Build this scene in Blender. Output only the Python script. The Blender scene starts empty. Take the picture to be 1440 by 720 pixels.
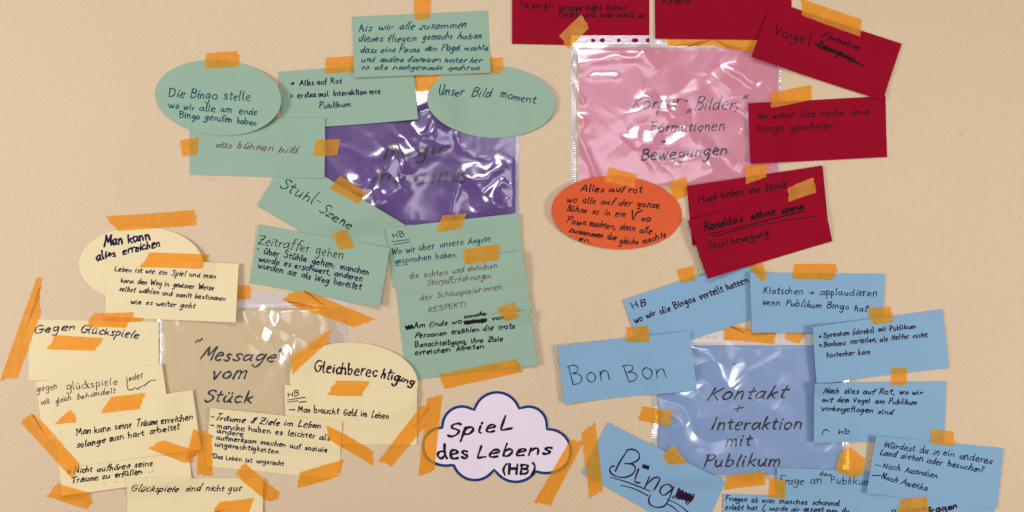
import bpy, math, random
import numpy as np

# ------------------------------------------------------------------ camera, world, lamps, exposure
# Wall coordinates: millimetres on the wall, x to the right, y down, (0,0) = a point near the
# upper left of the display; the wall's surface is the plane Y = 0 and faces -Y.
SC = bpy.context.scene
COL = SC.collection
W0, H0 = 1440.0, 720.0

def P(x, y, h=0.0):
    return ((x - W0 / 2) / 1000.0, -h / 1000.0, (H0 / 2 - y) / 1000.0)

cam_d = bpy.data.cameras.new('camera')
cam = bpy.data.objects.new('camera', cam_d)
COL.objects.link(cam)
CAM_DIST = 1.75
cam.location = (0, -CAM_DIST, 0)
cam.rotation_euler = (math.radians(90), 0, 0)
cam_d.sensor_width = 36
cam_d.lens = 36 * CAM_DIST / (W0 / 1000.0)
cam_d.clip_start = 0.05
cam_d.clip_end = 50
SC.camera = cam

world = bpy.data.worlds.new('World')
SC.world = world
world.use_nodes = True
bg = world.node_tree.nodes['Background']
bg.inputs[0].default_value = (1.0, 0.93, 0.86, 1)
bg.inputs[1].default_value = 0.17

def area(name, loc, target, sx, sy, watts, col):
    d = bpy.data.lights.new(name, 'AREA')
    d.shape = 'RECTANGLE'
    d.size, d.size_y, d.energy, d.color = sx, sy, watts, col
    o = bpy.data.objects.new(name, d)
    COL.objects.link(o)
    o.location = loc
    v = [t - l for t, l in zip(target, loc)]
    from mathutils import Vector
    o.rotation_euler = Vector(v).to_track_quat('-Z', 'Y').to_euler()
    return o

area('window_light', (-1.70, -1.30, -0.05), (-0.40, 0, -0.10), 0.55, 0.75, 23.5, (1.0, 0.965, 0.925))
area('ceiling_lamp', (-0.10, -1.60, 0.85), (0.0, 0, 0.0), 0.95, 0.32, 12.0, (1.0, 0.97, 0.97))
area('room_lamp', (1.45, -1.25, -0.28), (0.40, 0, -0.05), 0.40, 0.40, 14.5, (1.0, 0.95, 0.85))
area('added_sheen_light', (0.30, -2.30, 0.15), (0.1, 0, 0.0), 0.9, 0.5, 3.4, (1.0, 0.97, 1.0))  # added light behind the camera, gives the sleeves broad soft reflections

SC.view_settings.view_transform = 'Standard'
SC.view_settings.look = 'None'
SC.view_settings.exposure = 0.0
SC.view_settings.gamma = 1.0
SC.cycles.transparent_max_bounces = 24

# ------------------------------------------------------------------ materials
def lin(c):
    return tuple(((v / 255.0) / 12.92 if v / 255.0 <= 0.04045 else ((v / 255.0 + 0.055) / 1.055) ** 2.4) for v in c)

def new_mat(name):
    m = bpy.data.materials.new(name)
    m.use_nodes = True
    nt = m.node_tree
    nt.nodes.clear()
    out = nt.nodes.new('ShaderNodeOutputMaterial')
    return m, nt, out

def N(nt, t, **kw):
    n = nt.nodes.new(t)
    for k, v in kw.items():
        setattr(n, k, v)
    return n

def noise(nt, vec, scale, detail=3, rough=0.5):
    n = N(nt, 'ShaderNodeTexNoise')
    n.inputs['Scale'].default_value = scale
    n.inputs['Detail'].default_value = detail
    n.inputs['Roughness'].default_value = rough
    nt.links.new(vec, n.inputs['Vector'])
    return n

def paper_mat(name, rgb, rough=0.75, var=0.08, k=1.0, spec=0.18):
    m, nt, out = new_mat(name)
    c = [v * k for v in lin(rgb)]
    b = N(nt, 'ShaderNodeBsdfPrincipled')
    b.inputs['Roughness'].default_value = rough
    b.inputs['Specular IOR Level'].default_value = spec
    tc = N(nt, 'ShaderNodeTexCoord')
    geo = N(nt, 'ShaderNodeNewGeometry')
    n1 = noise(nt, geo.outputs['Position'], 14, 4)
    n2 = noise(nt, geo.outputs['Position'], 900, 3, 0.6)
    mix = N(nt, 'ShaderNodeMix', data_type='RGBA')
    mix.inputs['A'].default_value = (*[v * (1 - var) for v in c], 1)
    mix.inputs['B'].default_value = (*[min(1, v * (1 + var)) for v in c], 1)
    add = N(nt, 'ShaderNodeMath', operation='ADD')
    mul = N(nt, 'ShaderNodeMath', operation='MULTIPLY')
    mul.inputs[1].default_value = 0.5
    nt.links.new(n1.outputs['Fac'], add.inputs[0])
    nt.links.new(n2.outputs['Fac'], add.inputs[1])
    nt.links.new(add.outputs[0], mul.inputs[0])
    nt.links.new(mul.outputs[0], mix.inputs['Factor'])
    nt.links.new(mix.outputs['Result'], b.inputs['Base Color'])
    bp = N(nt, 'ShaderNodeBump')
    bp.inputs['Strength'].default_value = 0.10
    bp.inputs['Distance'].default_value = 0.0004
    nt.links.new(n2.outputs['Fac'], bp.inputs['Height'])
    b2 = N(nt, 'ShaderNodeBump')
    b2.inputs['Strength'].default_value = 0.5
    b2.inputs['Distance'].default_value = 0.0025
    n3 = noise(nt, geo.outputs['Position'], 24, 2)
    nt.links.new(n3.outputs['Fac'], b2.inputs['Height'])
    nt.links.new(bp.outputs['Normal'], b2.inputs['Normal'])
    nt.links.new(b2.outputs['Normal'], b.inputs['Normal'])
    nt.links.new(b.outputs[0], out.inputs[0])
    return m

def ink_mat(name, rgb):
    m, nt, out = new_mat(name)
    b = N(nt, 'ShaderNodeBsdfPrincipled')
    geo = N(nt, 'ShaderNodeNewGeometry')
    n = noise(nt, geo.outputs['Position'], 260, 2)
    c = lin(rgb)
    mix = N(nt, 'ShaderNodeMix', data_type='RGBA')
    mix.inputs['A'].default_value = (*[v * 0.75 for v in c], 1)
    mix.inputs['B'].default_value = (*[v * 1.3 for v in c], 1)
    nt.links.new(n.outputs['Fac'], mix.inputs['Factor'])
    nt.links.new(mix.outputs['Result'], b.inputs['Base Color'])
    b.inputs['Roughness'].default_value = 0.7
    b.inputs['Specular IOR Level'].default_value = 0.15
    nt.links.new(b.outputs[0], out.inputs[0])
    return m

def tape_mat():
    m, nt, out = new_mat('orange_tape')
    geo = N(nt, 'ShaderNodeNewGeometry')
    n1 = noise(nt, geo.outputs['Position'], 55, 4, 0.6)
    n2 = noise(nt, geo.outputs['Position'], 520, 3, 0.6)
    tr = N(nt, 'ShaderNodeBsdfTransparent')
    tr.inputs[0].default_value = (1.0, 0.67, 0.16, 1)
    df = N(nt, 'ShaderNodeBsdfPrincipled')
    df.inputs['Base Color'].default_value = (*lin((255, 180, 76)), 1)
    df.inputs['Roughness'].default_value = 0.42
    df.inputs['Specular IOR Level'].default_value = 0.35
    rmp = N(nt, 'ShaderNodeMapRange')
    rmp.inputs['From Min'].default_value = 0.3
    rmp.inputs['From Max'].default_value = 0.7
    rmp.inputs['To Min'].default_value = 0.28
    rmp.inputs['To Max'].default_value = 0.44
    nt.links.new(n1.outputs['Fac'], rmp.inputs['Value'])
    bp = N(nt, 'ShaderNodeBump')
    bp.inputs['Strength'].default_value = 0.35
    bp.inputs['Distance'].default_value = 0.0006
    add = N(nt, 'ShaderNodeMath', operation='ADD')
    nt.links.new(n1.outputs['Fac'], add.inputs[0])
    nt.links.new(n2.outputs['Fac'], add.inputs[1])
    nt.links.new(add.outputs[0], bp.inputs['Height'])
    nt.links.new(bp.outputs['Normal'], df.inputs['Normal'])
    mx = N(nt, 'ShaderNodeMixShader')
    nt.links.new(rmp.outputs[0], mx.inputs[0])
    nt.links.new(tr.outputs[0], mx.inputs[1])
    nt.links.new(df.outputs[0], mx.inputs[2])
    nt.links.new(mx.outputs[0], out.inputs[0])
    return m

def film_mat(name, milk=0.03, gloss=0.05, rough=0.09, tint=(0.97, 0.97, 0.99), fine=0.0, sheen=0.10):
    m, nt, out = new_mat(name)
    geo = N(nt, 'ShaderNodeNewGeometry')
    tr = N(nt, 'ShaderNodeBsdfTransparent')
    tr.inputs[0].default_value = (*tint, 1)
    df = N(nt, 'ShaderNodeBsdfDiffuse')
    df.inputs[0].default_value = (0.86, 0.84, 0.90, 1)
    gl = N(nt, 'ShaderNodeBsdfGlossy')
    gl.inputs['Color'].default_value = (0.93, 0.90, 1.0, 1)
    gl.inputs['Roughness'].default_value = rough
    m1 = N(nt, 'ShaderNodeMixShader')
    m1.inputs[0].default_value = milk
    nt.links.new(tr.outputs[0], m1.inputs[1])
    nt.links.new(df.outputs[0], m1.inputs[2])
    lw = N(nt, 'ShaderNodeLayerWeight')
    lw.inputs['Blend'].default_value = 0.5
    pw = N(nt, 'ShaderNodeMath', operation='POWER')
    pw.inputs[1].default_value = 4.0
    nt.links.new(lw.outputs['Facing'], pw.inputs[0])
    fr = N(nt, 'ShaderNodeMath', operation='MULTIPLY')
    fr.inputs[1].default_value = 0.6
    nt.links.new(pw.outputs[0], fr.inputs[0])
    ad = N(nt, 'ShaderNodeMath', operation='ADD')
    ad.inputs[1].default_value = gloss
    nt.links.new(fr.outputs[0], ad.inputs[0])
    m2 = N(nt, 'ShaderNodeMixShader')
    nt.links.new(ad.outputs[0], m2.inputs[0])
    nt.links.new(m1.outputs[0], m2.inputs[1])
    nt.links.new(gl.outputs[0], m2.inputs[2])
    # the film is two wrinkled layers and the sheet's glaze: a sharp glint and a broad soft sheen
    g2 = N(nt, 'ShaderNodeBsdfGlossy')
    g2.inputs['Color'].default_value = (0.90, 0.88, 1.0, 1)
    g2.inputs['Roughness'].default_value = 0.27
    m3 = N(nt, 'ShaderNodeMixShader')
    m3.inputs[0].default_value = sheen
    nt.links.new(m2.outputs[0], m3.inputs[1])
    nt.links.new(g2.outputs[0], m3.inputs[2])
    m2 = m3
    if fine > 0:
        n = noise(nt, geo.outputs['Position'], 160, 2)
        bp = N(nt, 'ShaderNodeBump')
        bp.inputs['Strength'].default_value = fine
        bp.inputs['Distance'].default_value = 0.001
        nt.links.new(n.outputs['Fac'], bp.inputs['Height'])
        nt.links.new(bp.outputs['Normal'], gl.inputs['Normal'])
        nt.links.new(bp.outputs['Normal'], lw.inputs['Normal'])
    nt.links.new(m2.outputs[0], out.inputs[0])
    return m

def wall_mat():
    m, nt, out = new_mat('woven_wallpaper')
    b = N(nt, 'ShaderNodeBsdfPrincipled')
    b.inputs['Roughness'].default_value = 0.62
    b.inputs['Specular IOR Level'].default_value = 0.25
    geo = N(nt, 'ShaderNodeNewGeometry')
    L = nt.links
    # irregular threads: distort the position a little, then a diagonal lattice of raised stitches
    nd = noise(nt, geo.outputs['Position'], 85, 3)
    sub = N(nt, 'ShaderNodeVectorMath', operation='SUBTRACT')
    sub.inputs[1].default_value = (0.5, 0.5, 0.5)
    L.new(nd.outputs['Color'], sub.inputs[0])
    sc = N(nt, 'ShaderNodeVectorMath', operation='SCALE')
    sc.inputs['Scale'].default_value = 0.0095
    L.new(sub.outputs[0], sc.inputs[0])
    av = N(nt, 'ShaderNodeVectorMath', operation='ADD')
    L.new(geo.outputs['Position'], av.inputs[0])
    L.new(sc.outputs[0], av.inputs[1])
    sep = N(nt, 'ShaderNodeSeparateXYZ')
    L.new(av.outputs[0], sep.inputs[0])
    def wave(ax, az):
        mx = N(nt, 'ShaderNodeMath', operation='MULTIPLY'); mx.inputs[1].default_value = ax
        mz = N(nt, 'ShaderNodeMath', operation='MULTIPLY'); mz.inputs[1].default_value = az
        L.new(sep.outputs['X'], mx.inputs[0]); L.new(sep.outputs['Z'], mz.inputs[0])
        a = N(nt, 'ShaderNodeMath', operation='ADD')
        L.new(mx.outputs[0], a.inputs[0]); L.new(mz.outputs[0], a.inputs[1])
        s = N(nt, 'ShaderNodeMath', operation='SINE')
        L.new(a.outputs[0], s.inputs[0])
        return s.outputs[0]
    tp = 2 * math.pi
    w1 = wave(tp / 0.0058, 0.0)
    w2 = wave(tp / 0.060, tp / 0.0078)
    pr = N(nt, 'ShaderNodeMath', operation='MULTIPLY')
    L.new(w1, pr.inputs[0]); L.new(w2, pr.inputs[1])
    p2 = N(nt, 'ShaderNodeMath', operation='MULTIPLY'); p2.inputs[1].default_value = 1.5
    L.new(pr.outputs[0], p2.inputs[0]); pr = p2
    nz = noise(nt, geo.outputs['Position'], 240, 4, 0.6)
    nm = N(nt, 'ShaderNodeMath', operation='MULTIPLY'); nm.inputs[1].default_value = 3.4
    L.new(nz.outputs['Fac'], nm.inputs[0])
    hh = N(nt, 'ShaderNodeMath', operation='ADD')
    L.new(pr.outputs[0], hh.inputs[0]); L.new(nm.outputs[0], hh.inputs[1])
    bp = N(nt, 'ShaderNodeBump')
    bp.inputs['Strength'].default_value = 0.8
    bp.inputs['Distance'].default_value = 0.00020
    L.new(hh.outputs[0], bp.inputs['Height'])
    L.new(bp.outputs['Normal'], b.inputs['Normal'])
    big = noise(nt, geo.outputs['Position'], 3.0, 4)
    c = lin((206, 184, 156))
    mix = N(nt, 'ShaderNodeMix', data_type='RGBA')
    mix.inputs['A'].default_value = (*[v * 0.95 for v in c], 1)
    mix.inputs['B'].default_value = (*[v * 1.05 for v in c], 1)
    L.new(big.outputs['Fac'], mix.inputs['Factor'])
    L.new(mix.outputs['Result'], b.inputs['Base Color'])
    L.new(b.outputs[0], out.inputs[0])
    return m

M = {
    'wall': wall_mat(),
    'green': paper_mat('sage_green_card', (141, 168, 151)),
    'cream': paper_mat('cream_card', (222, 206, 165)),
    'red': paper_mat('crimson_card', (140, 12, 38), rough=0.9, spec=0.06),
    'orange': paper_mat('orange_card', (208, 88, 46)),
    'blue': paper_mat('blue_card', (126, 163, 196)),
    'purple_sheet': paper_mat('purple_paper', (90, 50, 132)),
    'pink_sheet': paper_mat('pink_paper', (212, 132, 152)),
    'periwinkle_sheet': paper_mat('periwinkle_paper', (132, 160, 202)),
    'tan_sheet': paper_mat('tan_paper', (215, 192, 148)),
    'lilac': paper_mat('lilac_paper', (222, 208, 226)),
    'navy': paper_mat('navy_border_print', (16, 48, 112)),
    'tape': tape_mat(),
    'film_purple': film_mat('clear_film_crumpled', 0.015, 0.12, 0.15, sheen=0.05),
    'film_pink': film_mat('clear_film_wavy', 0.02, 0.10, 0.16, sheen=0.04),
    'film_blue': film_mat('clear_film_soft', 0.008, 0.10, 0.21, sheen=0.03),
    'film_tan': film_mat('clear_film_flat', 0.02, 0.10, 0.20, sheen=0.04),
    'strip': film_mat('milky_film_strip', 0.50, 0.06, 0.16, fine=0.5),
    'seam': film_mat('welded_film_edge', 0.30, 0.08, 0.12, fine=0.7),
    'ink_black': ink_mat('black_ink', (22, 20, 28)),
    'ink_navy': ink_mat('navy_ink', (22, 20, 62)),
    'ink_teal': ink_mat('teal_ink', (10, 72, 90)),
    'ink_brown': ink_mat('brown_ink', (92, 68, 70)),
    'ink_green': ink_mat('dark_green_ink', (22, 66, 42)),
    'ink_grey': ink_mat('dark_grey_ink', (24, 32, 34)),
    'ink_plum': ink_mat('plum_ink', (44, 16, 44)),
    'ink_maroon': ink_mat('black_ink_on_red', (20, 5, 12)),
    'ink_slate': ink_mat('slate_marker', (26, 32, 58)),
    'ink_violetgrey': ink_mat('dark_marker_in_sleeve', (38, 42, 62)),
}

# ------------------------------------------------------------------ height map of what already hangs on the wall (mm)
MX, MY = 90, 90
HM = np.zeros((int(H0) + 2 * MY, int(W0) + 2 * MX), np.float64)
RNG = np.random.RandomState(7)

def dil1(a, r, ax):
    out = a.copy()
    for s in range(1, r + 1):
        for sg in (1, -1):
            b = np.roll(a, sg * s, axis=ax)
            idx = [slice(None), slice(None)]
            idx[ax] = slice(0, s) if sg > 0 else slice(-s, None)
            b[tuple(idx)] = 0
            np.maximum(out, b, out=out)
    return out

def blur1(a, r, ax):
    k = 2 * r + 1
    p = [(0, 0), (0, 0)]
    p[ax] = (r + 1, r)
    c = np.cumsum(np.pad(a, p, mode='edge'), axis=ax)
    if ax == 0:
        return (c[k:, :] - c[:-k, :]) / k
    return (c[:, k:] - c[:, :-k]) / k

class Surf:
    """top surface of one sheet, in mm above the wall, over a window of the height map"""
    def __init__(s, x0, y0, arr):
        s.x0, s.y0, s.a = x0, y0, arr
    def __call__(s, x, y):
        a = s.a
        fx = min(max(x - s.x0, 0), a.shape[1] - 1.001)
        fy = min(max(y - s.y0, 0), a.shape[0] - 1.001)
        i, j = int(fx), int(fy)
        u, v = fx - i, fy - j
        return ((a[j, i] * (1 - u) + a[j, i + 1] * u) * (1 - v) + (a[j + 1, i] * (1 - u) + a[j + 1, i + 1] * u) * v)

def poly_mask(pts, X, Y):
    m = np.zeros(X.shape, bool)
    n = len(pts)
    for i in range(n):
        x1, y1 = pts[i]; x2, y2 = pts[(i + 1) % n]
        if y1 == y2: continue
        c = ((Y >= min(y1, y2)) & (Y < max(y1, y2)))
        xi = x1 + (Y - y1) * (x2 - x1) / (y2 - y1)
        m ^= (c & (X < xi))
    return m

def drape(pts, r, gap, thick, extra=None):
    """lay a sheet with outline pts over what hangs there; returns its Surf and updates the height map"""
    xs = [p[0] for p in pts]; ys = [p[1] for p in pts]
    mg = 2 * r + 4
    ax0 = int(max(-MX, math.floor(min(xs)) - mg)); ax1 = int(min(W0 + MX, math.ceil(max(xs)) + mg))
    ay0 = int(max(-MY, math.floor(min(ys)) - mg)); ay1 = int(min(H0 + MY, math.ceil(max(ys)) + mg))
    win = HM[ay0 + MY:ay1 + MY, ax0 + MX:ax1 + MX]
    Y, X = np.mgrid[ay0:ay1, ax0:ax1].astype(float)
    inside = poly_mask(pts, X, Y)
    a = np.where(inside, win, 0.0)
    # keep what lies just outside from lifting the sheet: only what is under it counts
    a = dil1(dil1(a, r, 0), r, 1)
    a = blur1(blur1(a, r, 0), r, 1)
    top = a + gap + thick
    if extra is not None:
        top = top + extra(X, Y)
    inside_big = inside
    win[inside_big] = np.maximum(win[inside_big], top[inside_big])
    return Surf(ax0, ay0, top)

# ------------------------------------------------------------------ mesh helpers
def link_mesh(name, verts, faces, mat, parent=None, loc=(0, 0, 0), smooth=False):
    me = bpy.data.meshes.new(name)
    me.from_pydata([(v[0] - loc[0], v[1] - loc[1], v[2] - loc[2]) for v in verts], [], faces)
    me.materials.append(mat)
    if smooth:
        me.polygons.foreach_set('use_smooth', [True] * len(me.polygons))
    me.update()
    o = bpy.data.objects.new(name, me)
    COL.objects.link(o)
    if parent is not None:
        o.parent = parent
    else:
        o.location = loc
    return o

def tag(o, label, cat, group=None, kind=None):
    if label: o['label'] = label
    if cat: o['category'] = cat
    if group: o['group'] = group
    if kind: o['kind'] = kind
    return o

def centre(pts):
    return (sum(p[0] for p in pts) / len(pts), sum(p[1] for p in pts) / len(pts))

def quad_mesh(q, surf, thick, step=3.0):
    (ax, ay), (bx, by), (cx, cy), (dx, dy) = q
    nu = max(2, int(math.hypot(bx - ax, by - ay) / step)); nv = max(2, int(math.hypot(dx - ax, dy - ay) / step))
    V, F = [], []
    for lay in (0, 1):
        for j in range(nv + 1):
            v = j / nv
            for i in range(nu + 1):
                u = i / nu
                x = (ax * (1 - u) + bx * u) * (1 - v) + (dx * (1 - u) + cx * u) * v
                y = (ay * (1 - u) + by * u) * (1 - v) + (dy * (1 - u) + cy * u) * v
                V.append(P(x, y, surf(x, y) - lay * thick))
    n1 = (nu + 1) * (nv + 1)
    I = lambda i, j, l=0: l * n1 + j * (nu + 1) + i
    for j in range(nv):
        for i in range(nu):
            F.append((I(i, j), I(i, j + 1), I(i + 1, j + 1), I(i + 1, j)))
            F.append((I(i, j, 1), I(i + 1, j, 1), I(i + 1, j + 1, 1), I(i, j + 1, 1)))
    ring = [(i, 0) for i in range(nu)] + [(nu, j) for j in range(nv)] + [(i, nv) for i in range(nu, 0, -1)] + [(0, j) for j in range(nv, 0, -1)]
    for k in range(len(ring)):
        a, b = ring[k], ring[(k + 1) % len(ring)]
        F.append((I(*a), I(*b), I(*b, 1), I(*a, 1)))
    return V, F

def ring_mesh(out, surf, thick, rings=14, c=None):
    """fan of rings from the centre to a star-shaped outline, closed with a back and a rim"""
    c = c or centre(out)
    n = len(out)
    V, F = [], []
    for lay in ((0, 1) if thick else (0,)):
        V.append(P(c[0], c[1], surf(*c) - lay * thick))
        for k in range(1, rings + 1):
            t = k / rings
            for (x, y) in out:
                px, py = c[0] + (x - c[0]) * t, c[1] + (y - c[1]) * t
                V.append(P(px, py, surf(px, py) - lay * thick))
    n1 = 1 + rings * n
    I = lambda k, i, l=0: l * n1 + (0 if k == 0 else 1 + (k - 1) * n + (i % n))
    for l in ((0, 1) if thick else (0,)):
        for i in range(n):
            F.append((I(0, 0, l), I(1, i, l), I(1, i + 1, l)))
            for k in range(1, rings):
                F.append((I(k, i, l), I(k + 1, i, l), I(k + 1, i + 1, l), I(k, i + 1, l)))
    if thick:
        for i in range(n):
            F.append((I(rings, i), I(rings, i + 1), I(rings, i + 1, 1), I(rings, i, 1)))
    return V, F

# ------------------------------------------------------------------ handwriting: a single-stroke hand
GL = {}
def g(ch, adv, s):
    GL[ch] = (adv, [[tuple(float(q) for q in p.split(',')) for p in st.split()] for st in s.split('|')])
g('a', 4.1, '3.1,3.3 2,4 .7,3.3 .3,1.6 1,.2 2.2,.6 3.1,2.6|3.2,4 3.1,1.2 3.8,.1')
g('b', 3.9, '.6,8 .4,4 .5,.3|.5,2.6 1.6,4 2.9,3.4 3.1,1.6 2,0 .6,.4')
g('c', 3.2, '2.9,3.4 1.8,4 .6,3.1 .4,1.3 1.4,0 2.9,.6')
g('d', 4.1, '3.1,3.3 1.9,4 .6,3.2 .3,1.5 1,.2 2.2,.6 3.1,2.4|3.4,8 3.1,3 3.5,.1')
g('e', 3.6, '.5,2 1.8,2.2 2.9,2.8 2.5,3.9 1.5,4.1 .6,3.2 .3,1.6 .8,.2 1.8,-.2 2.9,.1')
g('f', 2.7, '3,7.3 2.2,8 1.4,7 1.2,3 1.1,-.6|0,4 2.6,4.3')
g('g', 4.0, '3.1,3.3 1.9,4 .6,3.2 .4,1.7 1.2,.5 2.4,1.1 3.1,3|3.3,4 3.2,0 2.7,-2.8 1.5,-3.6 .3,-2.6')
g('h', 3.8, '.6,8 .5,4 .4,0|.4,2.2 1.5,3.9 2.6,3.6 2.9,2 3,0')
g('i', 1.7, '.5,4 .5,1 1,0|.6,5.6 .8,6.0')
g('j', 2.2, '1.2,4 1.2,-1 .8,-3 -.4,-3.4|1.3,5.6 1.5,6')
g('k', 3.5, '.6,8 .5,4 .4,0|2.8,4 .6,1.9|1.1,2.4 2,1.2 3.1,0')
g('l', 1.8, '.7,8 .5,3 .6,.9 1.3,0')
g('m', 5.3, '.4,4 .4,0|.4,2.4 1.3,3.9 2.1,3.6 2.4,2 2.4,0|2.4,2.4 3.3,3.9 4.1,3.6 4.4,1.7 4.6,0')
g('n', 3.8, '.4,4 .4,0|.4,2.3 1.5,3.9 2.6,3.6 2.9,2 3.1,0')
g('o', 3.8, '2,4 .7,3.3 .4,1.5 1.5,0 2.8,.7 3.2,2.5 2.3,3.9 1.7,3.9')
g('p', 3.8, '.6,4 .4,0 .3,-3.6|.5,2.6 1.6,4 2.9,3.4 3.1,1.7 2,.1 .5,.7')
g('q', 4.0, '3.1,3.3 1.9,4 .6,3.2 .4,1.7 1.2,.5 2.4,1.1 3.1,3|3.3,4 3.2,-3.6 4,-2.8')
g('r', 2.7, '.4,4 .5,0|.5,2.2 1.3,3.6 2.5,3.8')
g('s', 3.0, '2.6,3.5 1.6,4 .7,3.3 1.3,2.2 2.3,1.4 2.2,.3 1.2,0 .2,.6')
g('t', 2.7, '1.3,6.6 1.1,2 1.4,.3 2.3,.3|.1,4.1 2.5,4.5')
g('u', 4.0, '.5,4 .4,1.6 1.1,.1 2.3,.6 3,2.4|3.1,4 3,1 3.6,0')
g('v', 3.0, '.2,4 .9,2 1.4,0 2,2 2.8,4.1')
g('w', 4.8, '.2,4 .6,1.5 1.2,0 1.9,1.4 2.3,3.2 2.7,1.2 3.3,0 4,1.6 4.6,4.1')
g('x', 3.2, '.3,4 2.9,0|2.8,4 .2,0')
g('y', 3.3, '.3,4 .8,1.8 1.8,.9|3,4 1.9,.4 .4,-3.4')
g('z', 3.2, '.3,3.9 1.6,4 2.8,3.9 1.5,2 .2,.1 1.7,.2 3,.1')
g('A', 5.0, '.2,0 1.4,4.6 2.4,8 3.2,4.4 4.2,0|.9,2.8 3.9,3')
g('B', 4.6, '.8,8 .6,4 .6,0|.3,7.6 2.2,8.1 3.7,7 3,4.9 1.2,4.3 3.4,3.8 4,2 2.7,.2 .5,0')
g('C', 4.6, '4.1,6.8 2.6,8 .9,6.4 .5,3.2 1.6,.4 3.2,.1 4.3,1.2')
g('D', 4.8, '.8,7.8 .6,4 .6,.1|.3,7.7 2.6,7.6 4.2,5.6 4.1,2.4 2.4,.3 .5,.1')
g('E', 4.2, '3.6,7.8 .8,7.7 .6,4 .6,.2 3.8,.2|.7,4.2 3,4.3')
g('F', 4.0, '.9,7.6 .7,4 .5,0|.2,7.7 3.9,8|.7,4.2 2.9,4.4')
g('G', 5.0, '4.1,6.9 2.6,8 .9,6.4 .5,3.2 1.6,.3 3.3,.4 4.2,2.2 4.2,3.6|2.6,3.6 4.6,3.6')
g('H', 4.9, '.6,8 .5,0|4.1,8 4,0|.5,4 4.1,4.3')
g('I', 2.2, '1.3,8 1,4 .8,0')
g('J', 3.2, '2.2,8 2.1,2 1.3,.1 .2,.9')
g('K', 4.4, '.9,8 .7,4 .5,0|4,7.8 .8,3.6|1.4,4.2 2.8,1.9 4.2,0')
g('L', 3.8, '.9,8 .7,4 .6,.2 2.2,.1 3.6,.3')
g('M', 6.0, '.4,0 .9,4 1.2,8 2.2,5 3,2.4 4,5.2 4.9,8 5.1,4 5.5,0')
g('N', 5.0, '.4,0 .6,4 .8,8 2,5 3.9,.2 4.1,4 4.4,8')
g('O', 5.0, '2.5,8 .8,6.4 .5,3 2,0 4,1.4 4.4,5 2.7,8')
g('P', 4.2, '.9,8 .7,4 .5,0|.2,7.5 2.2,8.2 3.8,7 3.3,4.8 1.6,3.9 .7,3.9')
g('Q', 5.0, '2.5,8 .8,6.4 .5,3 2,0 4,1.4 4.4,5 2.7,8|3,2 4.8,-.6')
g('R', 4.6, '.9,8 .7,4 .5,0|.2,7.5 2.2,8.2 3.7,7 3.2,5 1.6,4.1 .8,4.1|1.6,4.1 3,1.8 4.3,0')
g('S', 4.2, '3.7,7 2.5,8 1,7.3 1,5.4 2.6,4.1 3.5,2.6 2.8,.6 1.4,0 .2,1')
g('T', 4.4, '2.3,7.7 2.1,4 2,0|.2,7.5 2.2,7.8 4.3,7.9')
g('U', 4.8, '.6,8 .5,3 1.4,.2 3,.4 3.9,3|4,8 3.9,2 4.3,0')
g('V', 4.4, '.3,8 1.2,4 2,0 2.8,4 4.2,8')
g('W', 6.4, '.3,8 .9,3.6 1.6,0 2.4,3 3.2,5.8 3.8,2.6 4.5,0 5.2,3.6 6.2,8')
g('Z', 4.4, '.5,7.6 2,7.9 4,7.8 2.4,4 .3,.2 2,.3 4.2,.1|.9,3.9 3.3,4.2')
g('.', 1.4, '.4,.2 .7,.1')
g(',', 1.4, '.8,.6 .7,-.4 .2,-1.5')
g(':', 1.5, '.5,3.3 .7,3.1|.5,.4 .7,.2')
g('!', 1.6, '.8,8 .6,2.4|.5,.3 .6,.1')
g('?', 3.4, '.4,6.6 1.4,8 2.8,7.3 2.6,5.4 1.4,3.8 1.4,2.4|1.3,.4 1.4,.1')
g('-', 2.6, '.3,3 2.3,3.1')
g('/', 2.6, '.4,-1 2.2,8.4')
g('(', 2.2, '1.8,8.6 .7,6 .5,2.4 1.4,-1')
g(')', 2.2, '.4,8.6 1.4,6 1.5,2.4 .5,-1')
g('+', 4.0, '2,5.4 1.8,1|.2,3 3.6,3.5')
g("'", 1.2, '.7,8 .5,6.6')
g('"', 2.6, '.9,8.4 .4,6.3|2.1,8.6 1.6,6.5')
g('„', 2.8, '1,1 .4,-1.4|2.2,1 1.6,-1.4')
g('&', 4.2, '3.6,6.8 2.2,7.4 1.6,5 2.4,2 1.4,.2 .4,1.4 2,4 3.4,7.8 3,3.6 2.6,.2')
g('>', 3.6, '.3,4.6 2.6,2.9 .4,1.2')
g('→', 5.6, '.1,2.9 3.6,3.1|2.6,4.8 4.3,3.1 2.5,1.3')
g('°', 2.8, '1.2,3 .5,2.2 .8,1 1.7,1.1 1.9,2.2 1.2,3')
g('~', 3.0, '0,1 .8,1.8 1.6,1 2.4,1.8 3,1')
for b, u, x in (('a', 'ä', 1.3), ('o', 'ö', 1.3), ('u', 'ü', 1.1), ('A', 'Ä', 1.9)):
    adv, st = GL[b]
    hh = 5.6 if b != 'A' else 8.8
    GL[u] = (adv, st + [[(x, hh), (x + .1, hh + .6)], [(x + 1.4, hh + .2), (x + 1.5, hh + .8)]])

def catmull(pts, n=5):
    if len(pts) < 3:
        return [tuple(np.array(pts[0]) * (1 - t) + np.array(pts[-1]) * t) for t in np.linspace(0, 1, n)]
    p = [pts[0]] + list(pts) + [pts[-1]]
    out = []
    for i in range(1, len(p) - 2):
        p0, p1, p2, p3 = (np.array(q) for q in p[i - 1:i + 3])
        for k in range(n):
            t = k / n
            out.append(tuple(0.5 * (2 * p1 + (p2 - p0) * t + (2 * p0 - 5 * p1 + 4 * p2 - p3) * t * t + (3 * p1 - p0 - 3 * p2 + p3) * t ** 3)))
    out.append(tuple(pts[-1]))
    return out

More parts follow.
